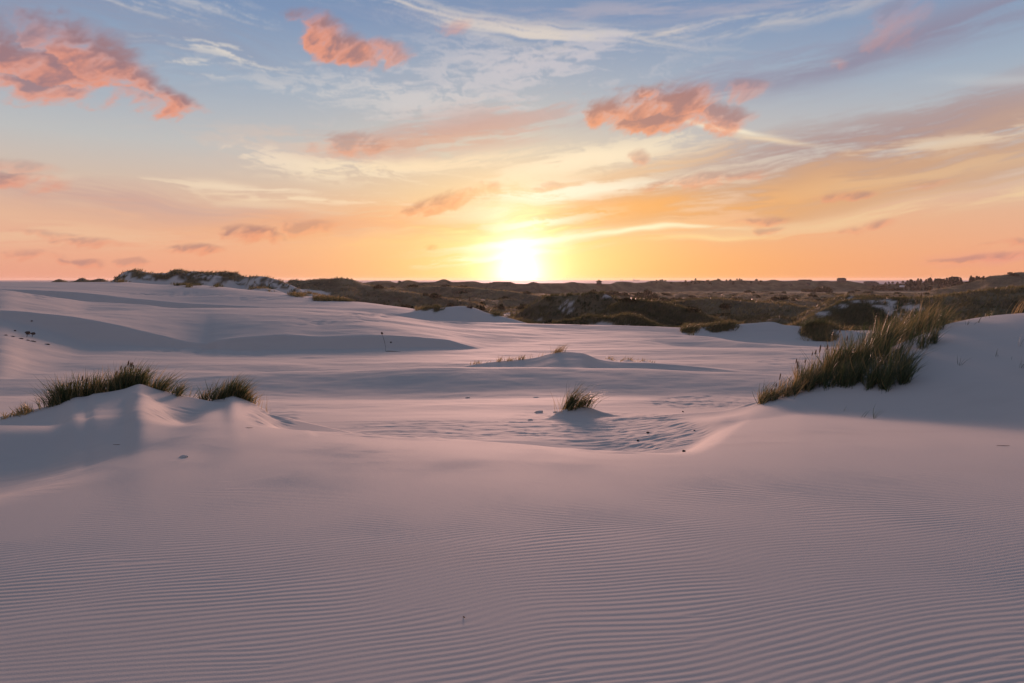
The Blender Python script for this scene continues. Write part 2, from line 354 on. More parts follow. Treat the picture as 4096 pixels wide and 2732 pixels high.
HILL_R2 = curve([(790, 322, 165), (815, 309, 165), (835, 299, 165), (846, 296, 165), (870, 297.5, 164), (900, 299, 162), (936, 297.5, 160), (960, 294, 160), (983, 291, 160), (1024, 287.5, 160), (1100, 284, 160), (1500, 282, 165)])
HILL_FARR = curve([(930, 290, 560), (965, 284, 560), (980, 279.5, 560), (989, 276.3, 560), (1005, 274.8, 560), (1018, 272.2, 560), (1030, 272.6, 560), (1080, 276, 560), (1150, 273, 560), (1300, 279, 560), (1500, 278, 560)])
HILL_L = curve([(85, 292, 215), (104, 285, 215), (110.6, 281.5, 216), (121, 274, 218), (126.6, 271.2, 219), (136, 269.8, 220), (144.7, 271.6, 220), (155, 273, 222), (166, 273, 224), (174, 269.6, 226), (181, 269.4, 226), (186, 271.4, 226), (196, 271, 226), (206, 272.7, 226), (213, 272.5, 228), (222, 271.7, 230), (235, 272.8, 230), (247, 276.8, 225), (252, 276, 220), (259.5, 276, 216), (272, 278, 212), (285, 282.3, 206), (307, 292, 190), (330, 300, 175), (352, 310, 160)])
HILL_L2 = curve([(270, 292, 330), (287, 282.3, 330), (293.5, 279.7, 330), (302, 280.7, 330), (313, 279.7, 330), (328.6, 279.4, 330), (339, 278, 330), (350, 279.2, 330), (362, 283.2, 330), (380, 287, 320), (420, 294, 300), (480, 304, 280)])
HILL_LL = curve([(-500, 284, 420), (40, 285, 420), (52, 281.6, 420), (59, 279, 420), (68, 281.8, 420), (73, 281.4, 420), (82, 277.8, 420), (89, 280.2, 420), (101, 278.6, 420), (110, 282, 420), (130, 286, 420)])
SKYLINE = curve([(320, 286, 620), (345, 284, 620), (362, 283, 620), (377, 281, 620), (389, 280.8, 620), (396, 282.6, 620), (408, 280, 600), (420, 282.2, 610), (433, 282, 620), (444, 279, 640), (453, 282, 640), (474, 281.2, 640), (483, 283, 640), (496, 281.6, 620), (510, 281.7, 620), (516, 283.6, 620), (526, 283.8, 620), (533, 281.7, 620), (541, 283, 640), (563, 283, 660), (572, 281.7, 680), (581, 283, 700), (600, 283.4, 720), (610, 283.8, 740), (617, 281.5, 760), (631, 281.9, 780), (635, 282.8, 780), (645, 282.3, 790), (651, 280.6, 800), (657, 280.6, 800), (669, 281.6, 810), (686, 281.5, 820), (698, 280.1, 830), (707, 281.1, 830), (717, 279.6, 830), (724, 281, 830), (737, 280.3, 830), (750, 280.6, 840), (764, 281.1, 840), (773, 279.5, 840), (783, 281, 840), (800, 280.4, 840), (815, 281, 840), (825, 280.6, 840), (832, 281.2, 840), (840, 280.8, 840), (847, 280.6, 840), (855, 281.9, 840), (864, 283.2, 840), (880, 284.0, 840), (900, 283.4, 830), (925, 282.4, 820), (960, 281.5, 800), (1010, 281, 780), (1500, 281, 780)])
MIDHEATH = curve([(300, 300, 400), (345, 294, 400), (365, 290.5, 400), (380, 289, 395), (405, 288, 390), (430, 286.5, 390), (455, 287.2, 380), (480, 288.8, 370), (505, 291, 350), (540, 296, 330), (600, 302, 320), (1500, 310, 300)])

SHEETS = [  # name, curves, front slope, back slope, rounding, blend, vegetation
    ('A', [BRINK_A, CREST_A], 0.60, 0.20, 2.5, 0.10, 0), ('A2', [CREST_A2], 0.05, 0.18, 3.0, 0.3, 0), ('B', [BRINK_B, CREST_S], 0.52, 0.12, 5.0, 0.3, 0),
    ('SM', [SAND_MOUND], 0.22, 0.40, 1.5, 0.35, 0), ('VF', [VEG_FRONT], 0.42, 0.22, 1.6, 0.4, 1), ('SMR', [SAND_MOUND_R], 0.26, 0.28, 1.2, 0.3, 0),
    ('HC', [HILL_C], 0.45, 0.30, 4.0, 0.8, 1), ('HC2', [HILL_C2], 0.35, 0.25, 4.0, 0.8, 1), ('HC3', [HILL_C3], 0.30, 0.2, 6.0, 1.0, 1),
    ('HR', [HILL_R], 0.48, 0.35, 2.5, 0.5, 1), ('HR2', [HILL_R2], 0.22, 0.12, 8.0, 1.2, 1), ('HF', [HILL_FARR], 0.25, 0.2, 20.0, 2.0, 1),
    ('HL', [HILL_L], 0.30, 0.25, 4.0, 1.2, 0), ('HL2', [HILL_L2], 0.20, 0.2, 10.0, 2.0, 1), ('HLL', [HILL_LL], 0.3, 0.2, 5.0, 1.0, 1),
    ('SK', [SKYLINE], 0.30, 0.25, 6.0, 1.0, 1), ('MH', [MIDHEATH], 0.10, 0.08, 25.0, 3.0, 1)]


def ellipse(PX, PY, e):
    return 1 - ((PX - e[0]) / e[2]) ** 2 - ((PY - e[1]) / e[3]) ** 2


def height(Xw, Y, detail=True):
    """ground height and plant cover (0..1) at world points"""
    Yp = np.maximum(Y, 0.6)
    c = np.clip(512 + FPX * Xw / Yp, -500, 1500)
    # wide wavering of the whole sand
    und = fbm(Xw * 0.10, Y * 0.16, 3, 0.5, 21) * 0.10
    plane = near_slope(Y, c)
    ze, ye = f_edge(c)
    t = np.maximum(Y - ye, 0)
    z = plane - (0.16 - 0.13 * sstep(c, 650, 735)) * (np.sqrt(t * t + 0.45 ** 2) - 0.45)           # the near slope, breaking off at its edge
    # floor of the hollow, the flats and the basin, then the heath
    wob = fbm(Xw * 0.02, Y * 0.02, 3, 0.5, 31)
    right = sstep(c, 300, 400)
    zb = np.interp(Y, [0, 9, 13, 17, 22, 26, 31, 36, 40, 50, 75, 110, 160, 300, 900, 2600], [11.6, 11.95, 11.90, 11.54, 11.02, 10.55, 10.40, 10.12, 10.10, 9.66, 9.1, 6.8, 2.6, 1.8, 1.2, 0.6])
    zb = np.where(Y > 75, zb * right + (1 - right) * np.interp(Y, [75, 110, 200, 420, 2600], [9.1, 9.6, 9.2, 6.5, 1]), zb)
    hum = sstep(Y, 85, 170) * (1 - 0.9 * sstep(Y, 590, 660))
    zb = zb + hum * (fbm(Xw * 0.030, Y * 0.022, 4, 0.5, 41) * 1.7 + np.abs(fbm(Xw * 0.06, Y * 0.035, 3, 0.55, 43)) * 2.0)
    zb = zb + 0.30 * sstep(c, 590, 720) * np.exp(-((Y - 11.5) / 3.6) ** 2)        # the hollow shoals towards the right
    zb = zb - 1.9 * np.exp(-((Y - 67) / 6.5) ** 2) * sstep(c, 640, 700)          # trough in front of the far sand mound
    z = smax(z, zb + und * (Y < 90), 0.10)
    z = smax(z, loft(c, Y, [RIM_FOOT, RIM], 0.0, 0.26, 1.0), 0.08)
    veg = np.maximum(sstep(Y + wob * 8 - 90, -2, 2) * sstep(c, 430, 500), sstep(Y + wob * 6 - 122, -2, 2) * sstep(c, 320, 345))
    for name, cur, fr, bk, rn, kk, vg in SHEETS:
        if name in ('SK', 'HF', 'HLL') and Y.max() < 200: continue
        if Y.max() < 28: continue
        zs = loft(c, Y, cur, fr, bk, rn, sharp=(name in 'AB'))
        if vg:
            rough = {'SK': 2.2, 'HF': 3.0, 'HLL': 1.5, 'MH': 3.0, 'HL2': 2.0}.get(name, 1.0)
            front = np.clip((cur[-1](c)[1] - Y) / 12, 0, 1)
            zs = zs + fbm(Xw * 0.09 / rough, Y * 0.09 / rough, 4, 0.58, 51) * 1.25 * rough * front
        elif name == 'HL':
            front = np.clip((cur[-1](c)[1] - Y) / 10, 0, 1)
            zs = zs + (np.abs(fbm(Xw * 0.05, Y * 0.06, 4, 0.5, 53)) * 3.2 - 0.8) * front
        elif name in ('A', 'B', 'A2'):
            zs = zs + fbm(Xw * 0.05, Y * 0.09, 3, 0.5, 55) * 0.14
        veg = np.where(zs > z, float(vg), veg)
        z = smax(z, zs, kk)
    z = smax(z, loft(c, Y, [BASIN_MOUND], 0.10, 0.25, 0.8), 0.15)
    for px, w, h in ((608, 6, 0.22), (627, 7, 0.26), (645, 8, 0.20), (501, 9, 0.2), (515, 5, 0.2)):     # low grass-capped bumps in the basin
        xc = (px - 512) / FPX * 38
        z = z + h * np.exp(-((Xw - xc) / (w / FPX * 38)) ** 2 - ((Y - 38) / 0.7) ** 2)
    # right dune
    z = smax(z, loft(c, Y, [RIGHT_FOOT, RIGHT], 0.03, 0.36, 0.5) + fbm(Xw * 0.5 - Y * 0.3, Y * 0.12, 3, 0.5, 61) * 0.02, 0.10)
    # the two grassy mounds on the left and the little one in the middle
    z = smax(z, loft(c, Y, [FOOT_A, MOUND_A], 0.02, 0.55, 0.12) - np.abs(fbm(Xw * 0.8, Y * 0.6, 3, 0.5, 63)) * 0.05 * sstep(Y, 9, 11) * (1 - sstep(Y, 12.8, 13.6)), 0.10)
    z = smax(z, loft(c, Y, [FOOT_B, MOUND_B], 0.02, 0.55, 0.12), 0.08)
    z = smax(z, loft(c, Y, [TUFT_MOUND], 0.20, 0.5, 0.2) - 0.03, 0.14)
    # spur running down towards the camera from the top of the left mound
    xs = -7.57 + (13.9 - Y) * 0.30
    sp = CAMZ - 2.17 - np.maximum(13.9 - Y, 0) * 0.035 - np.abs(Xw - xs) * 0.22
    z = np.where((Y < 13.9) & (Y > 9), smax(z, sp - sstep(-Y, -10.5, -9) * 0.3, 0.10), z)
    # the scooped hollow at the left
    r = np.sqrt(((Xw + 6.9) / 3.35) ** 2 + ((Y - 7.2) / 3.7) ** 2) + fbm(Xw * 0.5, Y * 0.5, 2, 0.5, 64) * 0.05
    z = z - 0.46 * (1 - sstep(r, 0.25, 1.0))
    if detail:
        PX = c; PY = HOR + FPX * (CAMZ - z) / Yp
        if Y.min() < 28:
            # wind-cut ledges in the hollow
            m = np.zeros_like(z)
            for e in ((625, 432, 95, 24, 0.8), (705, 402, 70, 8, 1.0), (440, 430, 130, 12, 0.55), (275, 417, 32, 12, 0.8), (175, 413, 36, 9, 0.5), (30, 470, 60, 30, 0.12), (560, 425, 70, 20, 0.6)):
                m = np.maximum(m, sstep(ellipse(PX, PY, e), 0, 0.6) * e[4])
            wx = Xw + fbm(Xw * 0.8, Y * 0.8, 2, 0.5, 71) * 0.4
            g = 1 - np.abs(fbm(wx * 1.3 + Y * 0.35, Y * 2.3 - Xw * 0.15, 5, 0.62, 73))
            z = z + m * (g ** 2 * 0.036 - 0.019 + fbm(wx * 3, Y * 8, 3, 0.5, 75) * 0.010)
        if Y.max() > 16:
            far = sstep(Y, 14, 24) * (1 - sstep(Y, 100, 140)) * (1 - veg)
            z = z + far * fbm(Xw * 0.35, Y * 0.55, 4, 0.5, 77) * 0.035
            # trodden patches and trails of footprints
            m = np.zeros_like(z)
            for e in ((190, 348, 55, 7, 1.0), (240, 352, 70, 6, 0.7), (310, 322, 28, 4, 0.6), (340, 320, 60, 3, 0.5), (365, 315, 45, 3, 0.6), (180, 294, 60, 3, 0.8), (60, 296, 45, 3, 0.7), (250, 299, 30, 3, 0.6), (455, 320, 40, 6, 0.5), (800, 362, 60, 6, 0.4)):
                m = np.maximum(m, sstep(ellipse(PX, PY, e), 0, 0.7) * e[4])
            p = fbm(Xw * 1.7, Y * 1.2, 3, 0.5, 79)
            z = z - m * sstep(p, 0.10, 0.5) * 0.11 * np.clip(Y / 60, 0.5, 2.0)
    # colour cover: bare sand on some heath slopes, plants on some sand
    PX = c; PY = HOR + FPX * (CAMZ - z) / Yp
    if Y.max() > 60:
        nz = fbm(Xw * 0.20, Y * 0.20, 4, 0.55, 81)
        nf = fbm(Xw * 0.9, Y * 0.7, 3, 0.55, 83)
        big = Y > 60
        for e in ((566, 310, 9, 5), (573, 303, 12, 2.6), (607, 296, 5, 1.5), (602, 327, 13, 4.5), (638, 331, 22, 8), (490, 319, 8, 3), (505, 315, 6, 2), (540, 327, 14, 5),
                  (849, 298, 5, 3), (868, 301.5, 22, 2.4), (838, 306, 9, 2.4), (822, 314, 10, 3), (890, 310, 6, 9), (898, 318, 6, 9), (880, 307, 9, 3), (915, 308, 14, 4), (850, 331, 30, 2.0),
                  (440, 312, 8, 3)):
            veg = veg * (1 - big * sstep(ellipse(PX, PY, e) + nz * 0.8 + nf * 0.8, 0.0, 0.6) * 0.92)
        for e in ((117, 277, 9, 6), (131, 270.5, 9, 1.8), (141, 276, 9, 3.5), (149, 279, 8, 3), (156, 274, 9, 2.2), (164, 277.5, 9, 2.5), (177, 272.5, 13, 4.5), (196, 278, 24, 4.6), (188, 284, 16, 3), (206, 273, 12, 2.2),
                  (229, 276, 17, 5), (226, 280, 8, 2), (217, 285, 8, 3), (232, 285, 10, 2.2), (253, 277.5, 6, 2.5), (265, 280, 8, 4), (280, 283, 7, 3), (284, 287, 5, 1.6), (255, 287, 14, 3), (268, 288.5, 11, 2.8), (292, 292, 6, 2.5), (299, 295, 9, 2), (310, 293, 8, 2.0), (322, 299, 8, 1.6), (340, 297, 26, 4),
                  (703, 329, 22, 5), (688, 332, 10, 3), (724, 325.5, 12, 2.5), (817, 335, 18, 7), (435, 309, 5, 4), (426, 310, 10, 2), (495, 315, 6, 2), (853, 327, 40, 3)):
            veg = np.maximum(veg, big * (Y < 260) * sstep(ellipse(PX, PY, e) + nz * 0.9 + nf * 0.7, 0.1, 0.5))
    return z, veg


# ripples on the near sand
_rr = random.Random(5)
DISL = [(_rr.uniform(-7, 8), _rr.uniform(2.4, 9), _rr.choice((-1, 1))) for _ in range(360)]
def ripples(Xw, Y):
    lam = 0.046
    al = math.radians(15.0)
    bend = np.maximum(-Xw - 1.0, 0)
    ph = (Y * math.cos(al) - Xw * math.sin(al) - 0.045 * bend ** 1.5 + fbm(Xw * 0.35, Y * 0.5, 3, 0.5, 91) * 0.13 + fbm(Xw * 1.1, Y * 1.6, 2, 0.5, 92) * 0.042) * (2 * math.pi / lam)
    for (x, y, s) in DISL:
        ph = ph + s * np.arctan2((Y - y) * 6.0, Xw - x)
    w = np.sin(ph + 0.45 * np.sin(ph))
    am = 0.00108 * np.clip(0.85 + 0.55 * fbm(Xw * 0.8, Y * 1.0, 3, 0.5, 93), 0.5, 1.5)
    return w * am


def grid_object(name, Xg, Yg, Zg, attrs, mat, label=None):
    r, c = Xg.shape
    me = bpy.data.meshes.new(name)
    nv = r * c
    co = np.stack([Xg, Yg, Zg], -1).astype(np.float32).reshape(-1)
    me.vertices.add(nv); me.vertices.foreach_set('co', co)
    idx = np.arange(nv).reshape(r, c)
    q = np.stack([idx[:-1, :-1], idx[:-1, 1:], idx[1:, 1:], idx[1:, :-1]], -1).reshape(-1).astype(np.int32)
    nf = len(q) // 4
    me.loops.add(nf * 4); me.loops.foreach_set('vertex_index', q)
    me.polygons.add(nf)
    me.polygons.foreach_set('loop_start', np.arange(0, nf * 4, 4, dtype=np.int32))
    me.polygons.foreach_set('use_smooth', np.ones(nf, bool))
    for k, v in attrs.items():
        a = me.attributes.new(k, 'FLOAT', 'POINT'); a.data.foreach_set('value', v.astype(np.float32).reshape(-1))
    me.update(calc_edges=True)
    me.materials.append(mat)
    o = bpy.data.objects.new(name, me); col.objects.link(o)
    o['kind'] = 'structure'
    if label: o['label'] = label
    return o


def new_mat(name):
    m = bpy.data.materials.new(name); m.use_nodes = True
    m.node_tree.nodes.clear()
    return m, m.node_tree


def nd(t, kind, **kw):
    n = t.nodes.new('ShaderNode' + kind)
    for k, v in kw.items():
        if k in ('operation', 'blend_type', 'data_type', 'interpolation_type', 'noise_dimensions', 'attribute_name', 'wave_type', 'bands_direction'): setattr(n, k, v)
    return n


def colnode(t, fac, stops):
    n = t.nodes.new('ShaderNodeValToRGB'); cr = n.color_ramp
    while len(cr.elements) < len(stops): cr.elements.new(0.5)
    for e, (p, c) in zip(cr.elements, stops): e.position = p; e.color = (*c, 1)
    t.links.new(fac, n.inputs[0]); return n.outputs[0]


def ground_material(name, ripple_bump):
    m, t = new_mat(name)
    g = t.nodes.new('ShaderNodeNewGeometry')
    veg = t.nodes.new('ShaderNodeAttribute'); veg.attribute_name = 'veg'
    fld = t.nodes.new('ShaderNodeAttribute'); fld.attribute_name = 'field'
    def tex(scale, detail=4.0, rough=0.55, st=(1, 1, 1)):
        mp = t.nodes.new('ShaderNodeMapping'); mp.inputs['Scale'].default_value = st
        t.links.new(g.outputs['Position'], mp.inputs[0])
        n = t.nodes.new('ShaderNodeTexNoise'); n.inputs['Scale'].default_value = scale; n.inputs['Detail'].default_value = detail; n.inputs['Roughness'].default_value = rough
        t.links.new(mp.outputs[0], n.inputs['Vector']); return n.outputs[0]
    def mix(f, a, b, blend='MIX'):
        n = t.nodes.new('ShaderNodeMix'); n.data_type = 'RGBA'; n.blend_type = blend
        for i, v in ((0, f), (6, a), (7, b)):
            if isinstance(v, (float, tuple)): n.inputs[i].default_value = v
            else: t.links.new(v, n.inputs[i])
        return n.outputs[2]
    sand = mix(tex(0.35, 5), (0.470, 0.415, 0.358, 1), (0.518, 0.460, 0.398, 1))
    sand = mix(colnode(t, tex(0.8, 6, 0.62, (0.35, 1.0, 1.0)), [(0.56, (0, 0, 0)), (0.80, (0.55, 0.55, 0.55))]), sand, (0.36, 0.315, 0.265, 1))
    sand = mix(colnode(t, tex(55, 3, 0.7), [(0.70, (0, 0, 0)), (0.78, (0.8, 0.8, 0.8))]), sand, (0.26, 0.22, 0.18, 1))
    sand = mix(colnode(t, tex(340, 2, 0.6), [(0.3, (0, 0, 0)), (0.7, (1, 1, 1))]), sand, (0.55, 0.49, 0.42, 1))
    heath = colnode(t, tex(0.09, 6, 0.62), [(0.30, (0.055, 0.042, 0.024)), (0.46, (0.125, 0.098, 0.052)), (0.58, (0.185, 0.145, 0.076)), (0.74, (0.26, 0.20, 0.11))])
    heath = mix(colnode(t, tex(1.6, 4, 0.65), [(0.35, (0, 0, 0)), (0.65, (1, 1, 1))]), mix(0.45, heath, (0.040, 0.036, 0.018, 1)), heath)
    heath = mix(fld.outputs['Fac'], heath, mix(tex(0.03, 3, 0.5, (1, 4, 1)), (0.22, 0.17, 0.09, 1), (0.27, 0.22, 0.12, 1)))
    colr = mix(veg.outputs['Fac'], sand, heath)
    b = t.nodes.new('ShaderNodeBsdfPrincipled')
    t.links.new(colr, b.inputs['Base Color'])
    b.inputs['Roughness'].default_value = 0.9
    b.inputs['Specular IOR Level'].default_value = 0.12
    bump = t.nodes.new('ShaderNodeBump'); bump.inputs['Strength'].default_value = 0.55; bump.inputs['Distance'].default_value = 0.25
    hb = t.nodes.new('ShaderNodeMath'); hb.operation = 'MULTIPLY'
    t.links.new(tex(1.1, 5, 0.65), hb.inputs[0]); t.links.new(veg.outputs['Fac'], hb.inputs[1])
    t.links.new(hb.outputs[0], bump.inputs['Height'])
    b2 = t.nodes.new('ShaderNodeBump'); b2.inputs['Strength'].default_value = 0.30; b2.inputs['Distance'].default_value = 0.004
    t.links.new(tex(160, 3, 0.7), b2.inputs['Height']); t.links.new(bump.outputs[0], b2.inputs['Normal'])
    if ripple_bump:
        b3 = t.nodes.new('ShaderNodeBump'); b3.inputs['Strength'].default_value = 0.35; b3.inputs['Distance'].default_value = 0.03
        t.links.new(tex(1.0, 4, 0.6, (0.5, 3.0, 1)), b3.inputs['Height']); t.links.new(b2.outputs[0], b3.inputs['Normal'])
        b2 = b3
    t.links.new(b2.outputs[0], b.inputs['Normal'])
    o = t.nodes.new('ShaderNodeOutputMaterial'); t.links.new(b.outputs[0], o.inputs[0])
    return m


M_NEAR = ground_material('rippled_sand', False)
M_FAR = ground_material('sand_and_heath', True)

# near sand with its ripples as real relief
ys = np.concatenate([np.linspace(0.4, 2.3, 24)[:-1], np.arange(2.3, 8.6, 0.0088), np.arange(8.6, 12.0, 0.0135), np.arange(12.0, 16.03, 0.03)])
ss = np.linspace(-1.12, 1.12, 430)
Yg = np.repeat(ys[:, None], len(ss), 1); Xg = ss[None, :] * (Yg + 1.3)
Zg, V = height(Xg, Yg)
c_ = 512 + FPX * Xg / Yg; PYg = HOR + FPX * (CAMZ - Zg) / Yg
rip = np.ones_like(Zg)
for e in ((625, 432, 110, 30), (705, 402, 80, 12), (10, 490, 88, 55), (440, 430, 150, 13), (272, 417, 30, 12)):
    rip = np.minimum(rip, 1 - sstep(ellipse(c_, PYg, e), 0.0, 0.35))
rip *= 1 - sstep(Yg, 9.5, 13)
Zg = Zg + ripples(Xg, Yg) * rip
grid_object('sand', Xg, Yg, Zg, {'veg': V, 'field': np.zeros_like(V)}, M_NEAR, 'pale wind-rippled sand slope in the foreground')

# dunes and flats behind it
ys = np.concatenate([[15.95], np.geomspace(16.0, 130, 520)])
ss = np.linspace(-1.15, 1.15, 660)
Yg = np.repeat(ys[:, None], len(ss), 1); Xg = ss[None, :] * Yg
Zg, V = height(Xg, Yg)
Zg[0] -= 0.05
grid_object('dune_field', Xg, Yg, Zg, {'veg': V, 'field': np.zeros_like(V)}, M_FAR, 'white sand dunes and flats in the middle distance')
MID = (Xg, Yg, Zg, V)

# heath, hills and coast
ys = np.concatenate([[129.5], np.geomspace(130, 520, 170), np.geomspace(524, 1000, 110), np.geomspace(1010, 2600, 30)])
ss = np.linspace(-1.2, 1.2, 560)
Yg = np.repeat(ys[:, None], len(ss), 1); Xg = ss[None, :] * Yg
Zg, V = height(Xg, Yg)
Zg[0] -= 0.4
Zg = np.where(Yg > 1600, Zg - (Yg - 1600) * 0.004, Zg)
F = sstep(Yg, 625, 655) * (1 - sstep(Yg, 710, 740)) * sstep(Xg / Yg, 0.10, 0.2) * (Zg < 3.2) * 0.9
grid_object('heath', Xg, Yg, Zg, {'veg': V, 'field': F}, M_FAR, 'brown heath and grassy dunes reaching to the coast')
FAR = (Xg, Yg, Zg, V)

# sand behind and beside the camera
ys = np.concatenate([np.linspace(-60, -2, 20), np.linspace(-1.6, 0.42, 8)]); xs_ = np.linspace(-70, 70, 60)
Yg = np.repeat(ys[:, None], len(xs_), 1); Xg = np.repeat(xs_[None, :], len(ys), 0)
Zg = CAMZ - 1.55 - 0.09 * Yg * (Yg > -6) + 0.5 * (Yg <= -6) + fbm(Xg * 0.05, Yg * 0.05, 3, 0.5, 3) * 0.3 * sstep(-Yg, 1, 6)
grid_object('sand', Xg, Yg, Zg, {'veg': Zg * 0, 'field': Zg * 0}, M_FAR)

# the sea
m, t = new_mat('sea_water')
b = t.nodes.new('ShaderNodeBsdfPrincipled'); b.inputs['Base Color'].default_value = (0.30, 0.27, 0.30, 1); b.inputs['Roughness'].default_value = 0.75; b.inputs['Specular IOR Level'].default_value = 0.05
bp = t.nodes.new('ShaderNodeBump'); bp.inputs['Strength'].default_value = 0.7; bp.inputs['Distance'].default_value = 2.0
tx = t.nodes.new('ShaderNodeTexNoise'); tx.inputs['Scale'].default_value = 0.05; tx.inputs['Detail'].default_value = 5
g = t.nodes.new('ShaderNodeNewGeometry'); t.links.new(g.outputs['Position'], tx.inputs['Vector']); t.links.new(tx.outputs[0], bp.inputs['Height']); t.links.new(bp.outputs[0], b.inputs['Normal'])
o = t.nodes.new('ShaderNodeOutputMaterial'); t.links.new(b.outputs[0], o.inputs[0])
ys = np.geomspace(900, 8000, 24); xs_ = np.linspace(-1.3, 1.3, 16)
Yg = np.repeat(ys[:, None], 16, 1); Xg = xs_[None, :] * Yg
grid_object('sea', Xg, Yg, np.zeros_like(Xg), {}, m, 'thin strip of grey sea on the horizon')

# ------------------------------------------------------------------ helpers for things
def gz(Xw, Y):
    a = np.atleast_1d(np.asarray(Xw, float)); b = np.atleast_1d(np.asarray(Y, float))
    return height(a, b, detail=False)[0]


def ground_at(px, py, y0, y1):
    """where the sight line through a picture point meets the ground"""
    Yr = np.linspace(y0, y1, 1500); Xr = (px - 512) / FPX * Yr
    zr = height(Xr, Yr, detail=False)[0]
    row = HOR + FPX * (CAMZ - zr) / Yr
    hit = np.nonzero(row <= py)[0]
    i = hit[0] if len(hit) else int(np.argmin(np.abs(row - py)))
    return Vector((Xr[i], Yr[i], zr[i]))


def mesh_object(name, verts, faces, mat, parent=None, smooth=False, attrs=None, link=True):
    me = bpy.data.meshes.new(name)
    me.from_pydata([tuple(v) for v in verts], [], faces)
    if smooth: me.polygons.foreach_set('use_smooth', [True] * len(me.polygons))
    for k, v in (attrs or {}).items():
        a = me.attributes.new(k, 'FLOAT', 'POINT'); a.data.foreach_set('value', np.asarray(v, np.float32))
    me.update(); me.materials.append(mat)
    o = bpy.data.objects.new(name, me)
    if link: col.objects.link(o)
    if parent is not None: o.parent = parent
    return o


def empty(name, loc, label, cat, group=None, rz=0.0):
    o = bpy.data.objects.new(name, None); o.empty_display_size = 0.2
    o.location = loc; o.rotation_euler = (0, 0, rz); col.objects.link(o)
    o['label'] = label; o['category'] = cat
    if group: o['group'] = group
    return o


def tag(o, label, cat, group=None):
    o['label'] = label; o['category'] = cat
    if group: o['group'] = group
    return o


def copy_tree(o, parent=None):
    c = o.copy(); col.objects.link(c)
    if parent is not None: c.parent = parent
    for ch in o.children: copy_tree(ch, c)
    return c


def grass_material(name, dark, light, straw, gloss=0.5, trans=0.45):
    m, t = new_mat(name)
    a = t.nodes.new('ShaderNodeAttribute'); a.attribute_name = 'tone'
    base = colnode(t, a.outputs['Fac'], [(0.0, dark), (0.45, light), (0.75, straw), (1.0, straw)])
    b = t.nodes.new('ShaderNodeBsdfPrincipled'); t.links.new(base, b.inputs['Base Color'])
    b.inputs['Roughness'].default_value = 0.42; b.inputs['Specular IOR Level'].default_value = gloss
    tr = t.nodes.new('ShaderNodeBsdfTranslucent'); t.links.new(base, tr.inputs[0])
    mx = t.nodes.new('ShaderNodeMixShader'); mx.inputs[0].default_value = trans
    t.links.new(b.outputs[0], mx.inputs[1]); t.links.new(tr.outputs[0], mx.inputs[2])
    o = t.nodes.new('ShaderNodeOutputMaterial'); t.links.new(mx.outputs[0], o.inputs[0])
    return m


def plain_material(name, c, rough=0.8, scale=6.0, var=0.25, spec=0.2):
    m, t = new_mat(name)
    tc_ = t.nodes.new('ShaderNodeTexCoord')
    n = t.nodes.new('ShaderNodeTexNoise'); n.inputs['Scale'].default_value = scale; n.inputs['Detail'].default_value = 4
    t.links.new(tc_.outputs['Object'], n.inputs['Vector'])
    base = colnode(t, n.outputs[0], [(0.3, tuple(v * (1 - var) for v in c)), (0.7, tuple(min(1, v * (1 + var)) for v in c))])
    b = t.nodes.new('ShaderNodeBsdfPrincipled'); t.links.new(base, b.inputs['Base Color'])
    b.inputs['Roughness'].default_value = rough; b.inputs['Specular IOR Level'].default_value = spec
    o = t.nodes.new('ShaderNodeOutputMaterial'); t.links.new(b.outputs[0], o.inputs[0])
    return m


M_GRASS = grass_material('marram_blades', (0.028, 0.046, 0.015), (0.070, 0.095, 0.032), (0.40, 0.28, 0.12))
M_HEATHGRASS = grass_material('heath_grass', (0.060, 0.066, 0.030), (0.135, 0.122, 0.056), (0.30, 0.22, 0.10), 0.15, 0.5)
M_SEED = plain_material('seed_head', (0.14, 0.085, 0.045), 0.8, 40)
M_BUSH = grass_material('shrub_leaves', (0.035, 0.036, 0.015), (0.062, 0.060, 0.026), (0.10, 0.075, 0.04), 0.1, 0.35)
M_PINE = grass_material('pine_needles', (0.030, 0.036, 0.018), (0.05, 0.055, 0.026), (0.07, 0.06, 0.035), 0.1, 0.25)
M_BARK = plain_material('bark', (0.06, 0.045, 0.033), 0.9, 8)
M_ROOF = plain_material('dark_roof', (0.05, 0.042, 0.038), 0.8, 2)
M_THATCH = plain_material('thatch', (0.10, 0.075, 0.05), 0.95, 3)
M_WALL = plain_material('weathered_wall', (0.16, 0.12, 0.10), 0.85, 1.5)
M_WHITE = plain_material('white_paint', (0.75, 0.74, 0.72), 0.6, 2, 0.08)
M_GLASS = plain_material('window_glass', (0.03, 0.035, 0.04), 0.12, 1, 0.1, 0.5)
M_WOOD = plain_material('old_wood', (0.075, 0.045, 0.028), 0.9, 12)
M_CLOD = plain_material('dead_root', (0.085, 0.055, 0.040), 0.95, 30)
M_STONE = plain_material('dark_stone', (0.06, 0.045, 0.04), 0.7, 20)
M_HULL = plain_material('ship_paint', (0.12, 0.11, 0.12), 0.6, 0.1)
rng = np.random.RandomState(11)


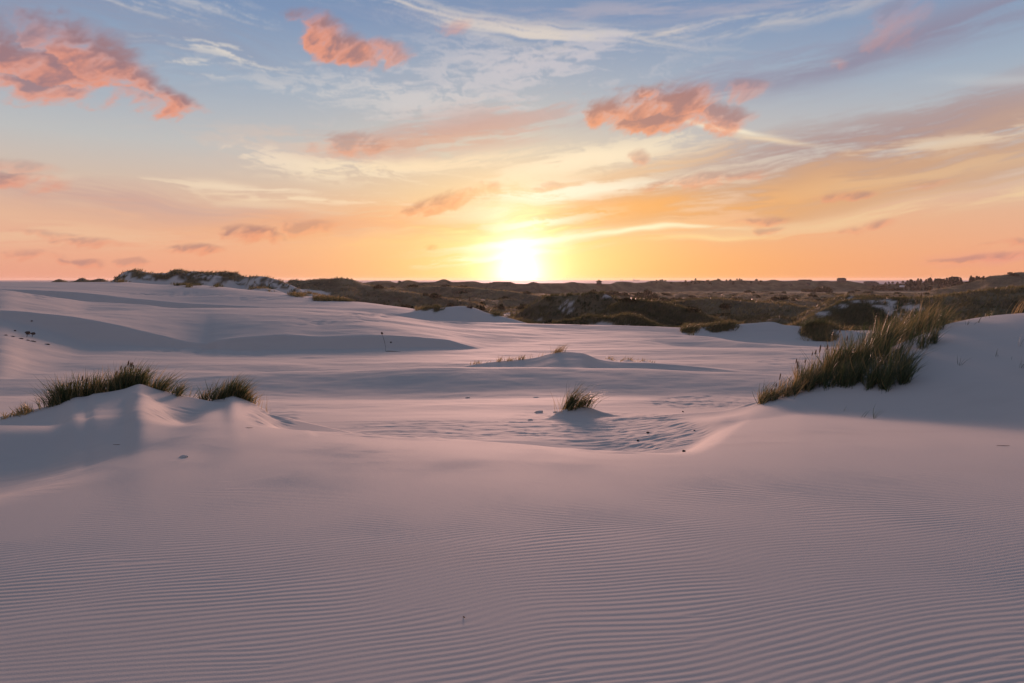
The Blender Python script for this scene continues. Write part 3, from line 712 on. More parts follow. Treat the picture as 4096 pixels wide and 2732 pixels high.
def blades(P, H, W, lean, bend, tone, segs=4, wind=(1.0, 0.0), seed=1):
    """many tapered leaf ribbons at once. P (n,3) feet, H lengths, W widths, lean (n,2) sideways start direction, bend: how far the wind carries the tip"""
    r = np.random.RandomState(seed)
    n = len(P)
    t = np.linspace(0, 1, segs + 1)[None, :]
    up = 1.0 - 0.25 * (lean ** 2).sum(1)
    wv = np.array(wind)[None, :] * bend[:, None] + r.normal(0, 0.10, (n, 2))
    x = P[:, 0:1] + H[:, None] * (lean[:, 0:1] * t + wv[:, 0:1] * t ** 2.2)
    y = P[:, 1:2] + H[:, None] * (lean[:, 1:2] * t + wv[:, 1:2] * t ** 2.2)
    drop = 0.42 * (wv ** 2).sum(1) + 0.10 * bend
    z = P[:, 2:3] + H[:, None] * (up[:, None] * t - drop[:, None] * t ** 2.6)
    ang = r.uniform(0, math.pi, n)
    sx, sy = np.cos(ang) * 0.5 * W, np.sin(ang) * 0.5 * W * 0.6
    tw = (1 - t ** 1.6) * np.minimum(1, 0.55 + t * 2.0)
    L = np.stack([x - sx[:, None] * tw, y - sy[:, None] * tw, z], -1)[:, :-1]
    Rr = np.stack([x + sx[:, None] * tw, y + sy[:, None] * tw, z], -1)[:, :-1]
    tip = np.stack([x[:, -1], y[:, -1], z[:, -1]], -1)[:, None]
    V = np.concatenate([L, Rr, tip], 1)                # n, 2*segs+1, 3
    k = 2 * segs + 1
    f = []
    for i in range(segs - 1): f.append((i, segs + i, segs + i + 1, i + 1))
    F4 = (np.array(f)[None] + (np.arange(n) * k)[:, None, None]).reshape(-1, 4)
    F3 = np.array([segs - 1, 2 * segs - 1, 2 * segs])[None] + (np.arange(n) * k)[:, None]
    return V.reshape(-1, 3), F4, F3, np.repeat(tone, k)


def ribbon_object(name, V, F4, F3, tone, mat, parent=None, origin=None):
    me = bpy.data.meshes.new(name)
    if origin is not None: V = V - np.asarray(origin)[None]
    me.vertices.add(len(V)); me.vertices.foreach_set('co', V.astype(np.float32).ravel())
    nl = F4.size + F3.size
    me.loops.add(nl); me.loops.foreach_set('vertex_index', np.concatenate([F4.ravel(), F3.ravel()]).astype(np.int32))
    nf = len(F4) + len(F3)
    me.polygons.add(nf)
    st = np.concatenate([np.arange(len(F4)) * 4, F4.size + np.arange(len(F3)) * 3]).astype(np.int32)
    me.polygons.foreach_set('loop_start', st)
    me.polygons.foreach_set('use_smooth', np.ones(nf, bool))
    a = me.attributes.new('tone', 'FLOAT', 'POINT'); a.data.foreach_set('value', tone.astype(np.float32))
    me.update(calc_edges=True); me.materials.append(mat)
    o = bpy.data.objects.new(name, me); col.objects.link(o)
    if parent is not None: o.parent = parent
    return o


def seed_head_mesh(length=0.11, rad=0.011):
    prof = [(0, 0.3), (0.2, 0.85), (0.5, 1.0), (0.8, 0.75), (1.0, 0.08)]
    V, F = [], []
    for i, (t_, r_) in enumerate(prof):
        for k in range(6):
            a = k * math.pi / 3 + i * 0.4
            V.append((rad * r_ * math.cos(a), rad * r_ * math.sin(a), t_ * length))
    for i in range(len(prof) - 1):
        for k in range(6):
            F.append((i * 6 + k, i * 6 + (k + 1) % 6, (i + 1) * 6 + (k + 1) % 6, (i + 1) * 6 + k))
    me = bpy.data.meshes.new('seed_head'); me.from_pydata(V, [], F); me.update(); me.materials.append(M_SEED)
    me.polygons.foreach_set('use_smooth', [True] * len(me.polygons))
    return me


SEED = seed_head_mesh()
_clump_no = [0]


def clump(label, feet, n, hgt, width=0.016, spread=0.30, leanx=0.10, bend=(0.15, 0.55), straw=0.15, heads=(), group=None, wind=(1.0, -0.1), name='marram_grass', segs=4, low=None):
    """a stand of marram: feet = [(column, depth)] points along which it grows (jittered), heads = [(column, row of the tip)] of its seed heads"""
    _clump_no[0] += 1
    r = np.random.RandomState(100 + _clump_no[0])
    feet = np.array(feet, float)
    i = r.randint(0, max(1, len(feet) - 1), n); tt = r.rand(n)
    j = np.minimum(i + 1, len(feet) - 1)
    px = feet[i, 0] * (1 - tt) + feet[j, 0] * tt; Y = feet[i, 1] * (1 - tt) + feet[j, 1] * tt
    hs = (feet[i, 2] * (1 - tt) + feet[j, 2] * tt) if feet.shape[1] > 2 else np.ones(n)
    # grow in tussocks
    nt = max(3, n // 38)
    cx = r.randint(0, n, nt); own = cx[r.randint(0, nt, n)]
    g = r.rand(n) < 0.85
    px = np.where(g, px[own] + r.normal(0, 2.2, n), px); Y = np.where(g, Y[own] + r.normal(0, 0.08, n), Y)
    hs = np.where(g, hs[own] * (0.8 + 0.4 * ((own * 7919) % 97) / 97.0), hs)
    Xw = (px - 512) / FPX * Y
    z = gz(Xw, Y) - 0.01
    H = hgt * 1.3 * hs * r.uniform(0.45, 1.15, n) * (1 - 0.3 * r.rand(n) ** 3)
    lean = r.normal(0, spread, (n, 2)); lean[:, 0] += leanx
    bd = r.uniform(bend[0], bend[1], n)
    tone = np.clip(r.normal(0.26, 0.20, n) + (r.rand(n) < straw) * 0.5, 0, 1)
    V, F4, F3, tn = blades(np.stack([Xw, Y, z], -1), H, width * r.uniform(0.7, 1.3, n), lean, bd, tone, segs, wind, seed=_clump_no[0])
    o0 = np.array([Xw.mean(), Y.mean(), z.min()])
    root = empty(name, tuple(o0), label, 'grass', group)
    b = ribbon_object('blades', V, F4, F3, tn, M_GRASS, root, o0)
    b['kind'] = 'stuff'
    for k, hd in enumerate(heads):
        hx, hy = hd
        q = int(np.argmin(np.abs(px - hx + 1.5) + r.rand(n) * 1.5))
        Yq = Y[q]
        tip = np.array([(hx - 512) / FPX * Yq, Yq, CAMZ - (hy - HOR) / FPX * Yq])
        foot = np.array([Xw[q], Yq, z[q]])
        vec_ = tip - foot; L = np.linalg.norm(vec_)
        d = vec_ / L
        # stalk
        Vs, F4s, F3s, ts = blades(foot[None], np.array([L]), np.array([0.007]), np.array([[d[0] * 1.0, d[1]]]), np.array([0.02]), np.array([0.6]), 4, (1, 0), seed=k)
        top = foot + d * (L - 0.11)
        so = mesh_object('stalk', [foot - o0 + (-0.003, 0, 0), foot - o0 + (0.003, 0, 0), top - o0 + (0.002, 0, 0), top - o0 + (-0.002, 0, 0)], [(0, 1, 2, 3)], M_GRASS, root, attrs={'tone': [0.7] * 4})
        ho = bpy.data.objects.new('seed_head', SEED); col.objects.link(ho); ho.parent = so
        ho.location = tuple(top - o0)
        ho.rotation_euler = Vector(d + np.array([0.15, 0, 0])).to_track_quat('Z', 'Y').to_euler()
        s_ = r.uniform(0.8, 1.25); ho.scale = (s_ * 1.3, s_ * 1.3, s_)
    return root


def on(curve_, cols, off=0.15, hs=None):
    c_ = np.array(cols, float)
    y_ = curve_(c_)[1] + off
    return [(a, b) if hs is None else (a, b, h) for a, b, h in zip(c_, y_, hs or [1] * len(cols))]


def both(curve_, cols, o1, o2, hs=None):
    """feet zigzag between two distances from a crest line"""
    a = on(curve_, cols, o1, hs); b = on(curve_, cols, o2, hs)
    return [p for q in zip(a, b) for p in q]


# --- left mound, from its low left end to the right
G1 = 'marram clumps along the left mound'
clump('thin marram straggling down the left flank of the left sand mound', both(MOUND_A, (22, 40, 52, 60, 68), 0.02, 0.25, (0.35, 0.6, 0.8, 0.9, 1)), 520, 0.46, leanx=-0.28, bend=(0.0, 0.3), wind=(-0.6, -0.2), straw=0.30, spread=0.32, group=G1, heads=[(36.7, 411.7), (49.7, 402.4), (54.8, 394.2)])
clump('bushy marram clump on the left shoulder of the left mound', both(MOUND_A, (64, 76, 88, 98), 0.05, 0.45, (0.9, 1.05, 1.0, 0.8)), 648, 0.47, leanx=-0.05, bend=(0.05, 0.35), straw=0.22, spread=0.30, group=G1, heads=[(56.7, 386.7), (62.4, 382.7), (67.7, 382.0), (70.1, 382.0), (73.9, 383.0), (77.1, 381.1), (82.1, 375.8), (86.7, 377.9)])
clump('marram clump just left of the peak of the left mound', both(MOUND_A, (100, 110, 120), 0.05, 0.5, (0.75, 1.05, 1.0)), 504, 0.45, leanx=-0.02, bend=(0.05, 0.35), straw=0.2, spread=0.28, group=G1, heads=[(115.1, 371.5), (116.7, 369.7), (118.6, 373.5)])
clump('tallest marram clump with many seed heads on the peak of the left mound', both(MOUND_A, (118, 127, 136, 142), 0.08, 0.55, (0.95, 1.05, 1.0, 0.85)), 684, 0.45, leanx=0.03, bend=(0.05, 0.35), straw=0.12, spread=0.26, group=G1, heads=[(120.7, 364.7), (124.5, 366.5), (128.1, 360.7), (130.3, 361.5), (131.7, 361.5), (133.1, 363.7), (130.6, 367.1), (138.2, 367.9)])
clump('marram clump on the right slope just below the left mound peak', both(MOUND_A, (138, 146, 156), 0.1, 0.55, (0.9, 1.0, 1.0)), 446, 0.45, leanx=0.12, bend=(0.15, 0.5), straw=0.15, spread=0.26, group=G1, heads=[(143.0, 373.5), (145.2, 370.0), (148.7, 367.9)])
clump('marram clump leaning right at the foot of the left mound slope', both(MOUND_A, (152, 162, 170, 178), 0.05, 0.5, (0.95, 1.0, 1.0, 0.75)), 561, 0.41, leanx=0.28, bend=(0.25, 0.7), straw=0.18, spread=0.26, group=G1)
G2 = 'marram clumps on the small second mound'
clump('short sparse marram on the left edge of the small second mound', both(MOUND_B, (188, 196, 206, 214), 0.0, 0.3, (0.35, 0.45, 0.8, 1.0)), 330, 0.40, leanx=-0.05, bend=(0.05, 0.4), straw=0.25, spread=0.32, group=G2)
clump('dense dark marram clump on top of the small second mound', both(MOUND_B, (212, 222, 232, 240), 0.0, 0.5, (0.9, 1.05, 1.05, 0.85)), 828, 0.42, leanx=0.08, bend=(0.15, 0.6), straw=0.15, spread=0.30, group=G2)
clump('low marram trailing down the right side of the small second mound', both(MOUND_B, (238, 245, 252), 0.0, 0.3, (0.9, 0.8, 0.45)), 260, 0.38, leanx=0.25, bend=(0.3, 0.8), straw=0.3, group=G2)
clump('thin lone marram sprig standing between the two left mounds', [(186, 14.3), (189, 14.3)], 26, 0.46, spread=0.16, straw=0.2, bend=(0.05, 0.3))
clump('thin bare marram sprig right of the small second mound', [(266.5, 14.0), (268, 14.0)], 9, 0.44, spread=0.14, leanx=-0.12, straw=0.5, bend=(0.0, 0.2), width=0.008)
clump('tiny dry sprig on the right flank of the small second mound', [(256, 14.3), (258, 14.3)], 8, 0.30, spread=0.12, leanx=0.2, straw=0.6, bend=(0.1, 0.3))
clump('dry brown runners creeping at the far left foot of the left mound', both(MOUND_A, (4, 14, 24, 34), -0.1, 0.15), 130, 0.16, spread=0.6, straw=0.9, bend=(0.1, 0.5))

# --- the lone tuft in the middle
clump('upright marram tuft on the left of the lone little mound in the middle', [(563, 17.0), (567, 17.25), (571, 17.1), (573, 17.3)], 230, 0.58, leanx=0.12, bend=(0.2, 0.75), spread=0.20, straw=0.25, group='lone tuft in the middle')
clump('arching marram tuft on the right of the lone little mound in the middle', [(576, 17.2), (581, 17.35), (586, 17.3), (590, 17.4)], 190, 0.47, leanx=0.25, bend=(0.5, 1.1), spread=0.22, straw=0.3, group='lone tuft in the middle')
clump('single stray stem at the left foot of the lone tuft', [(560.5, 16.9), (562, 16.9)], 7, 0.50, leanx=-0.25, spread=0.08, bend=(-0.1, 0.1), straw=0.5)

# --- the great stand on the right dune
G3 = 'marram on the right dune'
WR = (1.0, 0.1)
clump('low tangled sunlit marram at the left tip of the right dune', [(760, 14.9, .6), (766, 15.3, .8), (774, 15.1, .9), (782, 15.5, 1), (790, 15.2, 1), (798, 15.8, 1.1), (806, 15.5, 1)], 900, 0.45, leanx=0.15, bend=(0.2, 1.0), straw=0.45, spread=0.42, wind=WR, group=G3, heads=[(771.2, 387.7), (776.0, 382.5), (780.1, 373.2), (779.8, 375.0)])
clump('marram with upright brown seed heads beside the sunlit tip of the right dune', [(794, 15.0, .7), (800, 15.9, 1), (810, 15.2, .9), (816, 16.1, 1.05), (824, 15.2, .9), (832, 16.3, 1.1), (838, 15.5, 1)], 1150, 0.55, leanx=0.06, bend=(0.0, 0.55), straw=0.25, spread=0.3, wind=WR, group=G3, heads=[(796.1, 358.6), (797.3, 360.9), (797.6, 363.9), (805.1, 358.6), (812.1, 351.2), (820.0, 345.6), (819.6, 348.2), (815.5, 349.7)])
clump('tall dense green marram in the middle of the right dune stand', [(826, 15.4, .8), (834, 16.4, 1.05), (844, 15.7, .95), (854, 16.8, 1.1), (862, 15.9, 1.0), (872, 17.1, 1.15), (880, 16.4, 1.05), (888, 17.4, 1.1)], 1700, 0.72, leanx=0.08, bend=(0.0, 0.5), straw=0.15, spread=0.27, wind=WR, group=G3, heads=[(827.0, 345.2), (839.7, 328.1), (869.8, 325.2), (846.8, 336.3), (863.1, 337.1)])
clump('lower green marram hanging over the front of the right dune', [(px_, ground_at(px_, row_, 11, 19).y, h_) for px_, row_, h_ in ((826, 388, .8), (838, 384, .9), (848, 388, .8), (858, 380, 1), (868, 390, .85), (876, 380, 1), (886, 390, .85), (894, 376, 1), (904, 386, .8), (910, 374, .8), (898, 360, 1), (886, 364, 1), (874, 366, 1), (862, 370, 1), (850, 376, 1))], 1750, 0.61, leanx=0.08, bend=(0.0, 0.5), straw=0.05, spread=0.3, wind=WR, group=G3)
clump('tall golden marram along the back of the right dune crest', both(RIGHT, (876, 890, 904, 918, 930, 942), 0.25, 1.3, (1, 1.1, 1.1, 1.05, 0.95, 0.7)), 1500, 0.88, leanx=0.14, bend=(0.05, 0.5), straw=0.35, spread=0.22, wind=WR, group=G3, width=0.012, heads=[(884.0, 323.7), (898.9, 318.5), (893.6, 322.2), (930, 287), (921, 293)])
clump('thin marram trailing off along the right end of the crest', both(RIGHT, (938, 955, 975, 992), 0.3, 1.2, (0.8, 0.6, 0.5, 0.3)), 330, 0.80, leanx=0.2, bend=(0.3, 0.8), straw=0.25, spread=0.2, wind=WR, group=G3, width=0.007)
clump('sparse green marram scattered on the face right of the big stand', [(908, 16.6), (914, 17.2), (922, 16.2), (930, 16.8), (936, 16.4)], 190, 0.52, leanx=0.12, bend=(0.05, 0.4), straw=0.04, spread=0.18, wind=WR, group=G3)
clump('thin fringe of marram shoots on the sunny brow of the right dune', both(RIGHT, (910, 925, 940), -1.0, -0.15), 110, 0.42, leanx=0.2, bend=(0.05, 0.4), straw=0.05, spread=0.2, wind=WR, group=G3)
clump('orange tipped stems poking over the far right crest', [(1009, 20.3), (1014, 20.4), (1019, 20.4)], 16, 0.62, leanx=0.4, bend=(0.2, 0.4), straw=1.0, spread=0.12)

SPROUTS = [  # column, depth, blades, length, label
    (873, 12.2, 5, 0.36, 'small curved sprout on bare sand below the big marram stand'), (862, 12.4, 2, 0.20, 'single short blade left of the small curved sprout'),
    (943, 18.1, 5, 0.40, 'sprout just under the crest of the right dune'), (966, 18.0, 3, 0.34, 'second sprout under the crest of the right dune'), (973, 17.9, 2, 0.36, 'lone upright blade under the crest of the right dune'),
    (980, 18.2, 4, 0.30, 'bent sprout lying towards the right under the crest'), (987, 19.2, 4, 0.30, 'tiny sprout right on the crest of the right dune'),
    (960, 14.4, 4, 0.28, 'half buried bent sprout in the middle of the dune face'), (998, 14.6, 4, 0.26, 'half buried bent sprout further right on the dune face'), (1012, 14.3, 2, 0.16, 'tiny pair of blades on the dune face by the right edge'),
    (1021, 15.2, 5, 0.46, 'upper tall sprout at the right edge of the picture'), (1022, 13.6, 5, 0.44, 'lower tall sprout at the right edge of the picture'),
    (845, 13.3, 3, 0.22, 'short blades lying on sand below the marram stand'), (880, 14.0, 3, 0.30, 'drooping blades below the hanging marram'), (919, 14.6, 3, 0.34, 'long pale blades trailing on the sand right of the stand')]
for i, (px, Y, n, L, lab) in enumerate(SPROUTS):
    r = np.random.RandomState(300 + i)
    Xw = (px - 512) / FPX * Y; z0 = float(gz(Xw, Y)[0])
    root = empty('grass_sprout', (Xw, Y, z0), lab, 'grass sprout', 'sprouts on the right dune')
    for k in range(n):
        P = np.array([[r.uniform(-0.05, 0.05), r.uniform(-0.05, 0.05), -0.02]])
        V, F4, F3, tn = blades(P, np.array([L * r.uniform(0.6, 1.1)]), np.array([0.011]), np.array([[r.normal(0.1, 0.25), r.normal(0, 0.2)]]), np.array([r.uniform(0.1, 0.8)]), np.array([r.uniform(0.05, 0.35)]), 5, (1, 0), seed=500 + i * 9 + k)
        ribbon_object('blade', V, F4, F3, tn, M_GRASS, root)

# --- basin: dry stubble on the low mound
clump('dry brown stubble along the left ridge of the low mound in the basin', both(BASIN_MOUND, (470, 490, 510, 530, 545, 556), -0.1, 0.2), 260, 0.26, spread=0.3, straw=0.95, bend=(0.05, 0.4), width=0.02)
clump('small dry tuft on top of the low mound in the basin', both(BASIN_MOUND, (555, 559), -0.1, 0.2), 90, 0.42, spread=0.22, leanx=0.3, straw=0.95, bend=(0.1, 0.5), width=0.018)
for px, lab in ((607, 'dry grass on the first low bump right of the basin mound'), (627, 'dry grass on the second low bump right of the basin mound'), (646, 'dry grass on the third low bump right of the basin mound')):
    clump(lab, [(px - 5, 38.0), (px, 38.2), (px + 6, 38.0)], 70, 0.22, spread=0.35, straw=0.8, bend=(0.2, 0.7), width=0.02, group='dry grass on bumps in the basin')

# ------------------------------------------------------------------ grass of the heath, scattered (nobody could count it)
def scatter(src, n, ymin, ymax, seed, hlo, hhi, wfac, crest=False):
    Xg_, Yg_, Zg_, V_ = src
    r = np.random.RandomState(seed)
    ok = (V_ > 0.5) & (Yg_ > ymin) & (Yg_ < ymax) & (np.abs(Xg_ / Yg_) < 0.85)
    # keep to ground that the low angle does not hide: a running maximum of the sight line
    a = (Zg_ - CAMZ) / Yg_
    vis = a >= np.maximum.accumulate(a, 0) - 0.0045
    i, j = np.nonzero(ok & vis)
    pick = r.randint(0, len(i), n); i, j = i[pick], j[pick]
    jx, jy = r.rand(n), r.rand(n)
    i2 = np.minimum(i + 1, Xg_.shape[0] - 1); j2 = np.minimum(j + 1, Xg_.shape[1] - 1)
    f = lambda A: A[i, j] * (1 - jx) * (1 - jy) + A[i, j2] * jx * (1 - jy) + A[i2, j] * (1 - jx) * jy + A[i2, j2] * jx * jy
    P = np.stack([f(Xg_), f(Yg_), f(Zg_)], -1)
    m = 5
    P = np.repeat(P, m, 0) + r.normal(0, 1, (n * m, 3)) * (0.22, 0.22, 0.0) - (0, 0, 0.05)
    hh_ = np.repeat(r.uniform(hlo, hhi, n), m) * r.uniform(0.6, 1.1, n * m)
    pt = fbm(P[::m, 0] * 0.05, P[::m, 1] * 0.05, 3, 0.5, 99)
    tone = np.repeat(np.clip((0.38 if ymin > 100 else 0.24) + pt * 0.38 + r.normal(0, 0.10, n), 0, 1), m) + r.normal(0, 0.06, n * m)
    return blades(P, hh_, hh_ * wfac, r.normal(0, 0.35, (n * m, 2)) + (0.1, 0), r.uniform(0.1, 0.6, n * m), tone, 2, (1, 0), seed=seed + 1)


for nm, src, n, y0, y1, lo_, hi_, wf in (('dune_grass', MID, 15000, 62, 131, 0.45, 0.95, 0.14), ('heath_grass', FAR, 34000, 131, 620, 0.5, 1.15, 0.24)):
    V, F4, F3, tn = scatter(src, n, y0, y1, 41 + n, lo_, hi_, wf)
    o = ribbon_object(nm, V, F4, F3, tn, M_HEATHGRASS); o['kind'] = 'stuff'
    o['label'] = {'dune_grass': 'marram covering the dunes at the edge of the sand', 'heath_grass': 'brown grass covering the heath and far dunes'}[nm]; o['category'] = 'grass'

# the dark clump of marram on the sand right of the middle
clump('dark green marram cushion on the bare sand face beside the far dunes', [(802, 76.5), (812, 77.5), (822, 77), (834, 77.5)], 900, 1.35, spread=0.40, straw=0.02, bend=(0.1, 0.6), width=0.035, segs=3)

# ------------------------------------------------------------------ shrubs and pines
def leafy(n, shape, size, seed, tone=0.35):
    """leaf clumps spread through a crown's volume as small upright faces"""
    r = np.random.RandomState(seed)
    P = shape(r, n)
    V, F, T = [], [], []
    for k, p in enumerate(P):
        a = r.uniform(0, 6.28); s = size * r.uniform(0.6, 1.3)
        d = np.array([math.cos(a), math.sin(a), 0]) * s; u = np.array([r.normal(0, 0.4), r.normal(0, 0.4), 1.0]) * s * r.uniform(0.7, 1.3)
        b = len(V)
        V += [p - d * 0.5, p + d * 0.5, p + d * 0.35 + u * 0.6, p + u, p - d * 0.4 + u * 0.55]
        F += [(b, b + 1, b + 2, b + 3, b + 4)]
        T += [min(1, max(0, tone + r.normal(0, 0.15)))] * 5
    return V, F, T


def bush_shape(r, n):
    d = r.normal(0, 1, (n, 3)); d /= np.linalg.norm(d, axis=1)[:, None]
    q = d * (r.rand(n)[:, None] ** 0.45)
    lump = 1 + 0.25 * np.sin(d[:, 0:1] * 4 + d[:, 1:2] * 3)
    q = q * lump * (1.0, 1.0, 0.75)
    q[:, 2] = np.abs(q[:, 2])
    return q


def stem_mesh(h, r0, segs=5, name='stem'):
    V, F = [], []
    for i, (t_, rr_) in enumerate(((0, 1.0), (0.5, 0.7), (1.0, 0.3))):
        for k in range(segs):
            a = k * 2 * math.pi / segs
            V.append((r0 * rr_ * math.cos(a) + 0.1 * r0 * i, r0 * rr_ * math.sin(a), h * t_))
    for i in range(2):
        for k in range(segs): F.append((i * segs + k, i * segs + (k + 1) % segs, (i + 1) * segs + (k + 1) % segs, (i + 1) * segs + k))
    return V, F


def proto_bush(seed):
    root = bpy.data.objects.new('shrub', None); root.empty_display_size = 0.3
    V, F, T = leafy(230, bush_shape, 0.34, seed)
    mesh_object('crown', V, F, M_BUSH, root, attrs={'tone': T}, link=False)
    V, F = stem_mesh(0.7, 0.06)
    mesh_object('stem', V, F, M_BARK, root, link=False)
    return root


def pine_shape(r, n):
    t_ = r.rand(n) ** 0.8
    rad = (1 - t_) * 1.0 + 0.05
    tier = 0.75 + 0.25 * np.cos(t_ * 34)
    a = r.uniform(0, 6.28, n); q = np.sqrt(r.rand(n)) * rad * tier
    return np.stack([q * np.cos(a), q * np.sin(a), 0.8 + t_ * 4.0 - q * 0.25], -1)


def proto_pine(seed):
    root = bpy.data.objects.new('pine_tree', None); root.empty_display_size = 0.3
    V, F, T = leafy(190, pine_shape, 0.55, seed)
    mesh_object('crown', V, F, M_PINE, root, attrs={'tone': T}, link=False)
    V, F = stem_mesh(4.2, 0.13)
    mesh_object('trunk', V, F, M_BARK, root, link=False)
    return root


BUSHES = [proto_bush(s) for s in (1, 2, 3)]
PINES = [proto_pine(s) for s in (4, 5, 6)]


def plant(proto, px, Y, w, h, label, cat, group, sink=0.12):
    Xw = (px - 512) / FPX * Y
    o = copy_tree(proto)
    o.location = (Xw, Y, float(gz(Xw, Y)[0]) - sink)
    o.rotation_euler = (0, 0, random.Random(int(px * 7 + Y)).uniform(0, 6.28))
    o.scale = (w, w, h)
    o['label'] = label; o['category'] = cat; o['group'] = group
    return o


rp = random.Random(9)
named = [(840.7, 470, 3.3, 2.4, 'round dark shrub standing alone below the gabled cabin'), (874.5, 440, 3.6, 2.6, 'largest dark shrub below the long low building'), (852, 560, 2.6, 2.0, 'small shrub at the near edge of the pale field'),
         (863, 480, 2.2, 2.0, 'small shrub between the two larger shrubs on the plain'), (885, 450, 3.0, 2.0, 'shrub right of the largest shrub on the plain'), (898, 520, 3.4, 2.6, 'shrub in front of the pale little shed'),
         (654, 440, 2.6, 3.2, 'taller shrub at the end of the thicket right of the sun'), (824, 690, 9.0, 5.5, 'broad grove of shrubs under the long roof on the coast ridge'), (807, 700, 5.0, 3.6, 'small round grove left of the broad grove on the field')]
for px, Y, w, h, lab in named: plant(rp.choice(BUSHES), px, Y, w, h, lab, 'shrub', 'shrubs on the heath')
for k in range(16): plant(rp.choice(BUSHES), rp.uniform(648, 682), rp.uniform(300, 330), rp.uniform(1.8, 3.2), rp.uniform(1.8, 2.8), 'low dark shrub in the thicket right of the central grassy dune', 'shrub', 'shrubs of the dark thicket')
for k in range(18): plant(rp.choice(BUSHES), rp.uniform(590, 650), rp.uniform(450, 500), rp.uniform(2.5, 5.0), rp.uniform(2.2, 3.6), 'hazy shrub in the long hedge right of the sun', 'shrub', 'shrubs of the long hedge')
for k in range(215):
    px = rp.uniform(600, 1020) if k % 4 else rp.uniform(360, 560)
    Y = rp.uniform(230, 620)
    plant(rp.choice(BUSHES), px, Y, rp.uniform(1.2, 3.4), rp.uniform(0.9, 2.2), 'small dark shrub dotted over the open heath', 'shrub', 'shrubs dotted over the heath')
for k in range(34):
    plant(rp.choice(BUSHES), rp.uniform(545, 730), rp.uniform(108, 200), rp.uniform(0.9, 2.0), rp.uniform(0.7, 1.3), 'low shrub growing among the central grassy dunes', 'shrub', 'shrubs among the central dunes')
for k in range(245):
    px = rp.uniform(872, 1006); Y = float(SKYLINE(np.array([px]))[1][0]) - (rp.uniform(-4, 16) if k % 2 else rp.uniform(10, 58))
    hgt = 0.42 + 0.62 * sstep(np.array(px), 880, 935).item()
    plant(rp.choice(PINES), px, Y, rp.uniform(1.6, 2.6), hgt * rp.uniform(0.85, 1.15) * (1.15 if k % 9 == 0 else 1), 'dark pine in the plantation on the right skyline', 'pine tree', 'pines of the plantation on the right')
for k in range(46):
    px = rp.uniform(650, 762)
    plant(rp.choice(PINES), px, float(SKYLINE(np.array([px]))[1][0]) - rp.uniform(-4, 14), rp.uniform(1.4, 2.4), rp.uniform(0.25, 0.55), 'small hazy fir on the ridge right of the sun', 'pine tree', 'firs on the coast ridge')

# ------------------------------------------------------------------ houses, masts and a ship
def box_part(name, x0, x1, y0, y1, z0, z1, mat, parent):
    V = [(x, y, z) for z in (z0, z1) for y in (y0, y1) for x in (x0, x1)]
    return mesh_object(name, V, [(0, 2, 3, 1), (4, 5, 7, 6), (0, 1, 5, 4), (2, 6, 7, 3), (0, 4, 6, 2), (1, 3, 7, 5)], mat, parent)


def roof_part(L, D, z0, h, over, hip, mat, parent, thick=0.18):
    x, y = L / 2 + over, D / 2 + over
    V = [(-x, -y, z0), (x, -y, z0), (x, y, z0), (-x, y, z0), (-x, -y, z0 + thick), (x, -y, z0 + thick), (x, y, z0 + thick), (-x, y, z0 + thick), (-x + hip, 0, z0 + h), (x - hip, 0, z0 + h)]
    F = [(3, 2, 1, 0), (0, 1, 5, 4), (1, 2, 6, 5), (2, 3, 7, 6), (3, 0, 4, 7), (4, 5, 9, 8), (6, 7, 8, 9), (5, 6, 9), (7, 4, 8)]
    return mesh_object('roof', V, F, mat, parent)


def house(label, px, row_base, Y, L, D, hw, hr, over, hip, wall=M_WALL, roof=M_ROOF, chimney=None, windows=(), rz=0.0, base=2.5, name='house'):
    Xw = (px - 512) / FPX * Y; z0 = CAMZ - (row_base - HOR) / FPX * Y
    r_ = empty(name, (Xw, Y, z0), label, name, None, rz)
    box_part('wall', -L / 2, L / 2, -D / 2, D / 2, -base, hw, wall, r_)
    rf = roof_part(L, D, hw + 0.003, hr, over, hip, roof, r_)
    if chimney is not None: box_part('chimney', chimney - 0.35, chimney + 0.35, -0.35, 0.35, hw + hr * 0.6, hw + hr + 0.8, M_WALL, rf)
    for wx, wz, ww, wh in windows:
        w_ = box_part('window', wx - ww / 2, wx + ww / 2, -D / 2 - 0.08, -D / 2 - 0.003, wz, wz + wh, M_WHITE, r_)
        box_part('pane', wx - ww / 2 + 0.1, wx + ww / 2 - 0.1, -D / 2 - 0.11, -D / 2 - 0.083, wz + 0.1, wz + wh - 0.1, M_GLASS, w_)
    return r_


house('small hip roofed house with a chimney on the skyline right of the sun', 599, 283.3, 715, 4.6, 4.6, 1.7, 1.5, 1.0, 2.6, chimney=0.0, windows=((-1.2, 0.5, 0.8, 0.9), (1.2, 0.5, 0.8, 0.9)))
house('gabled cabin on the coast ridge with the sea behind it', 841.5, 280.7, 838, 8.6, 6, 2.0, 1.5, 0.35, 0.9, windows=((-2.8, 0.6, 1.2, 1.0), (-0.4, 0.6, 1.2, 1.0), (2.4, 0.5, 1.0, 1.2)))
house('long low building below the sea, right of the gabled cabin', 870.3, 283.0, 826, 12.6, 7, 1.35, 0.9, 0.4, 1.5, windows=((-4.6, 0.3, 1.3, 0.8), (-1.8, 0.3, 1.3, 0.8), (1.4, 0.3, 1.3, 0.8), (4.6, 0.3, 1.3, 0.8)))
house('long flat roof lying low on the coast ridge', 805, 280.6, 845, 14.0, 7, 0.6, 0.75, 0.5, 1.4, roof=M_THATCH)
house('dark house among the pines on the right skyline', 954.6, 278.9, 812, 7.6, 6, 1.6, 1.1, 0.4, 0.6, chimney=-3.0, windows=((-1.6, 0.4, 1.0, 0.8), (1.6, 0.4, 1.0, 0.8)), base=4)
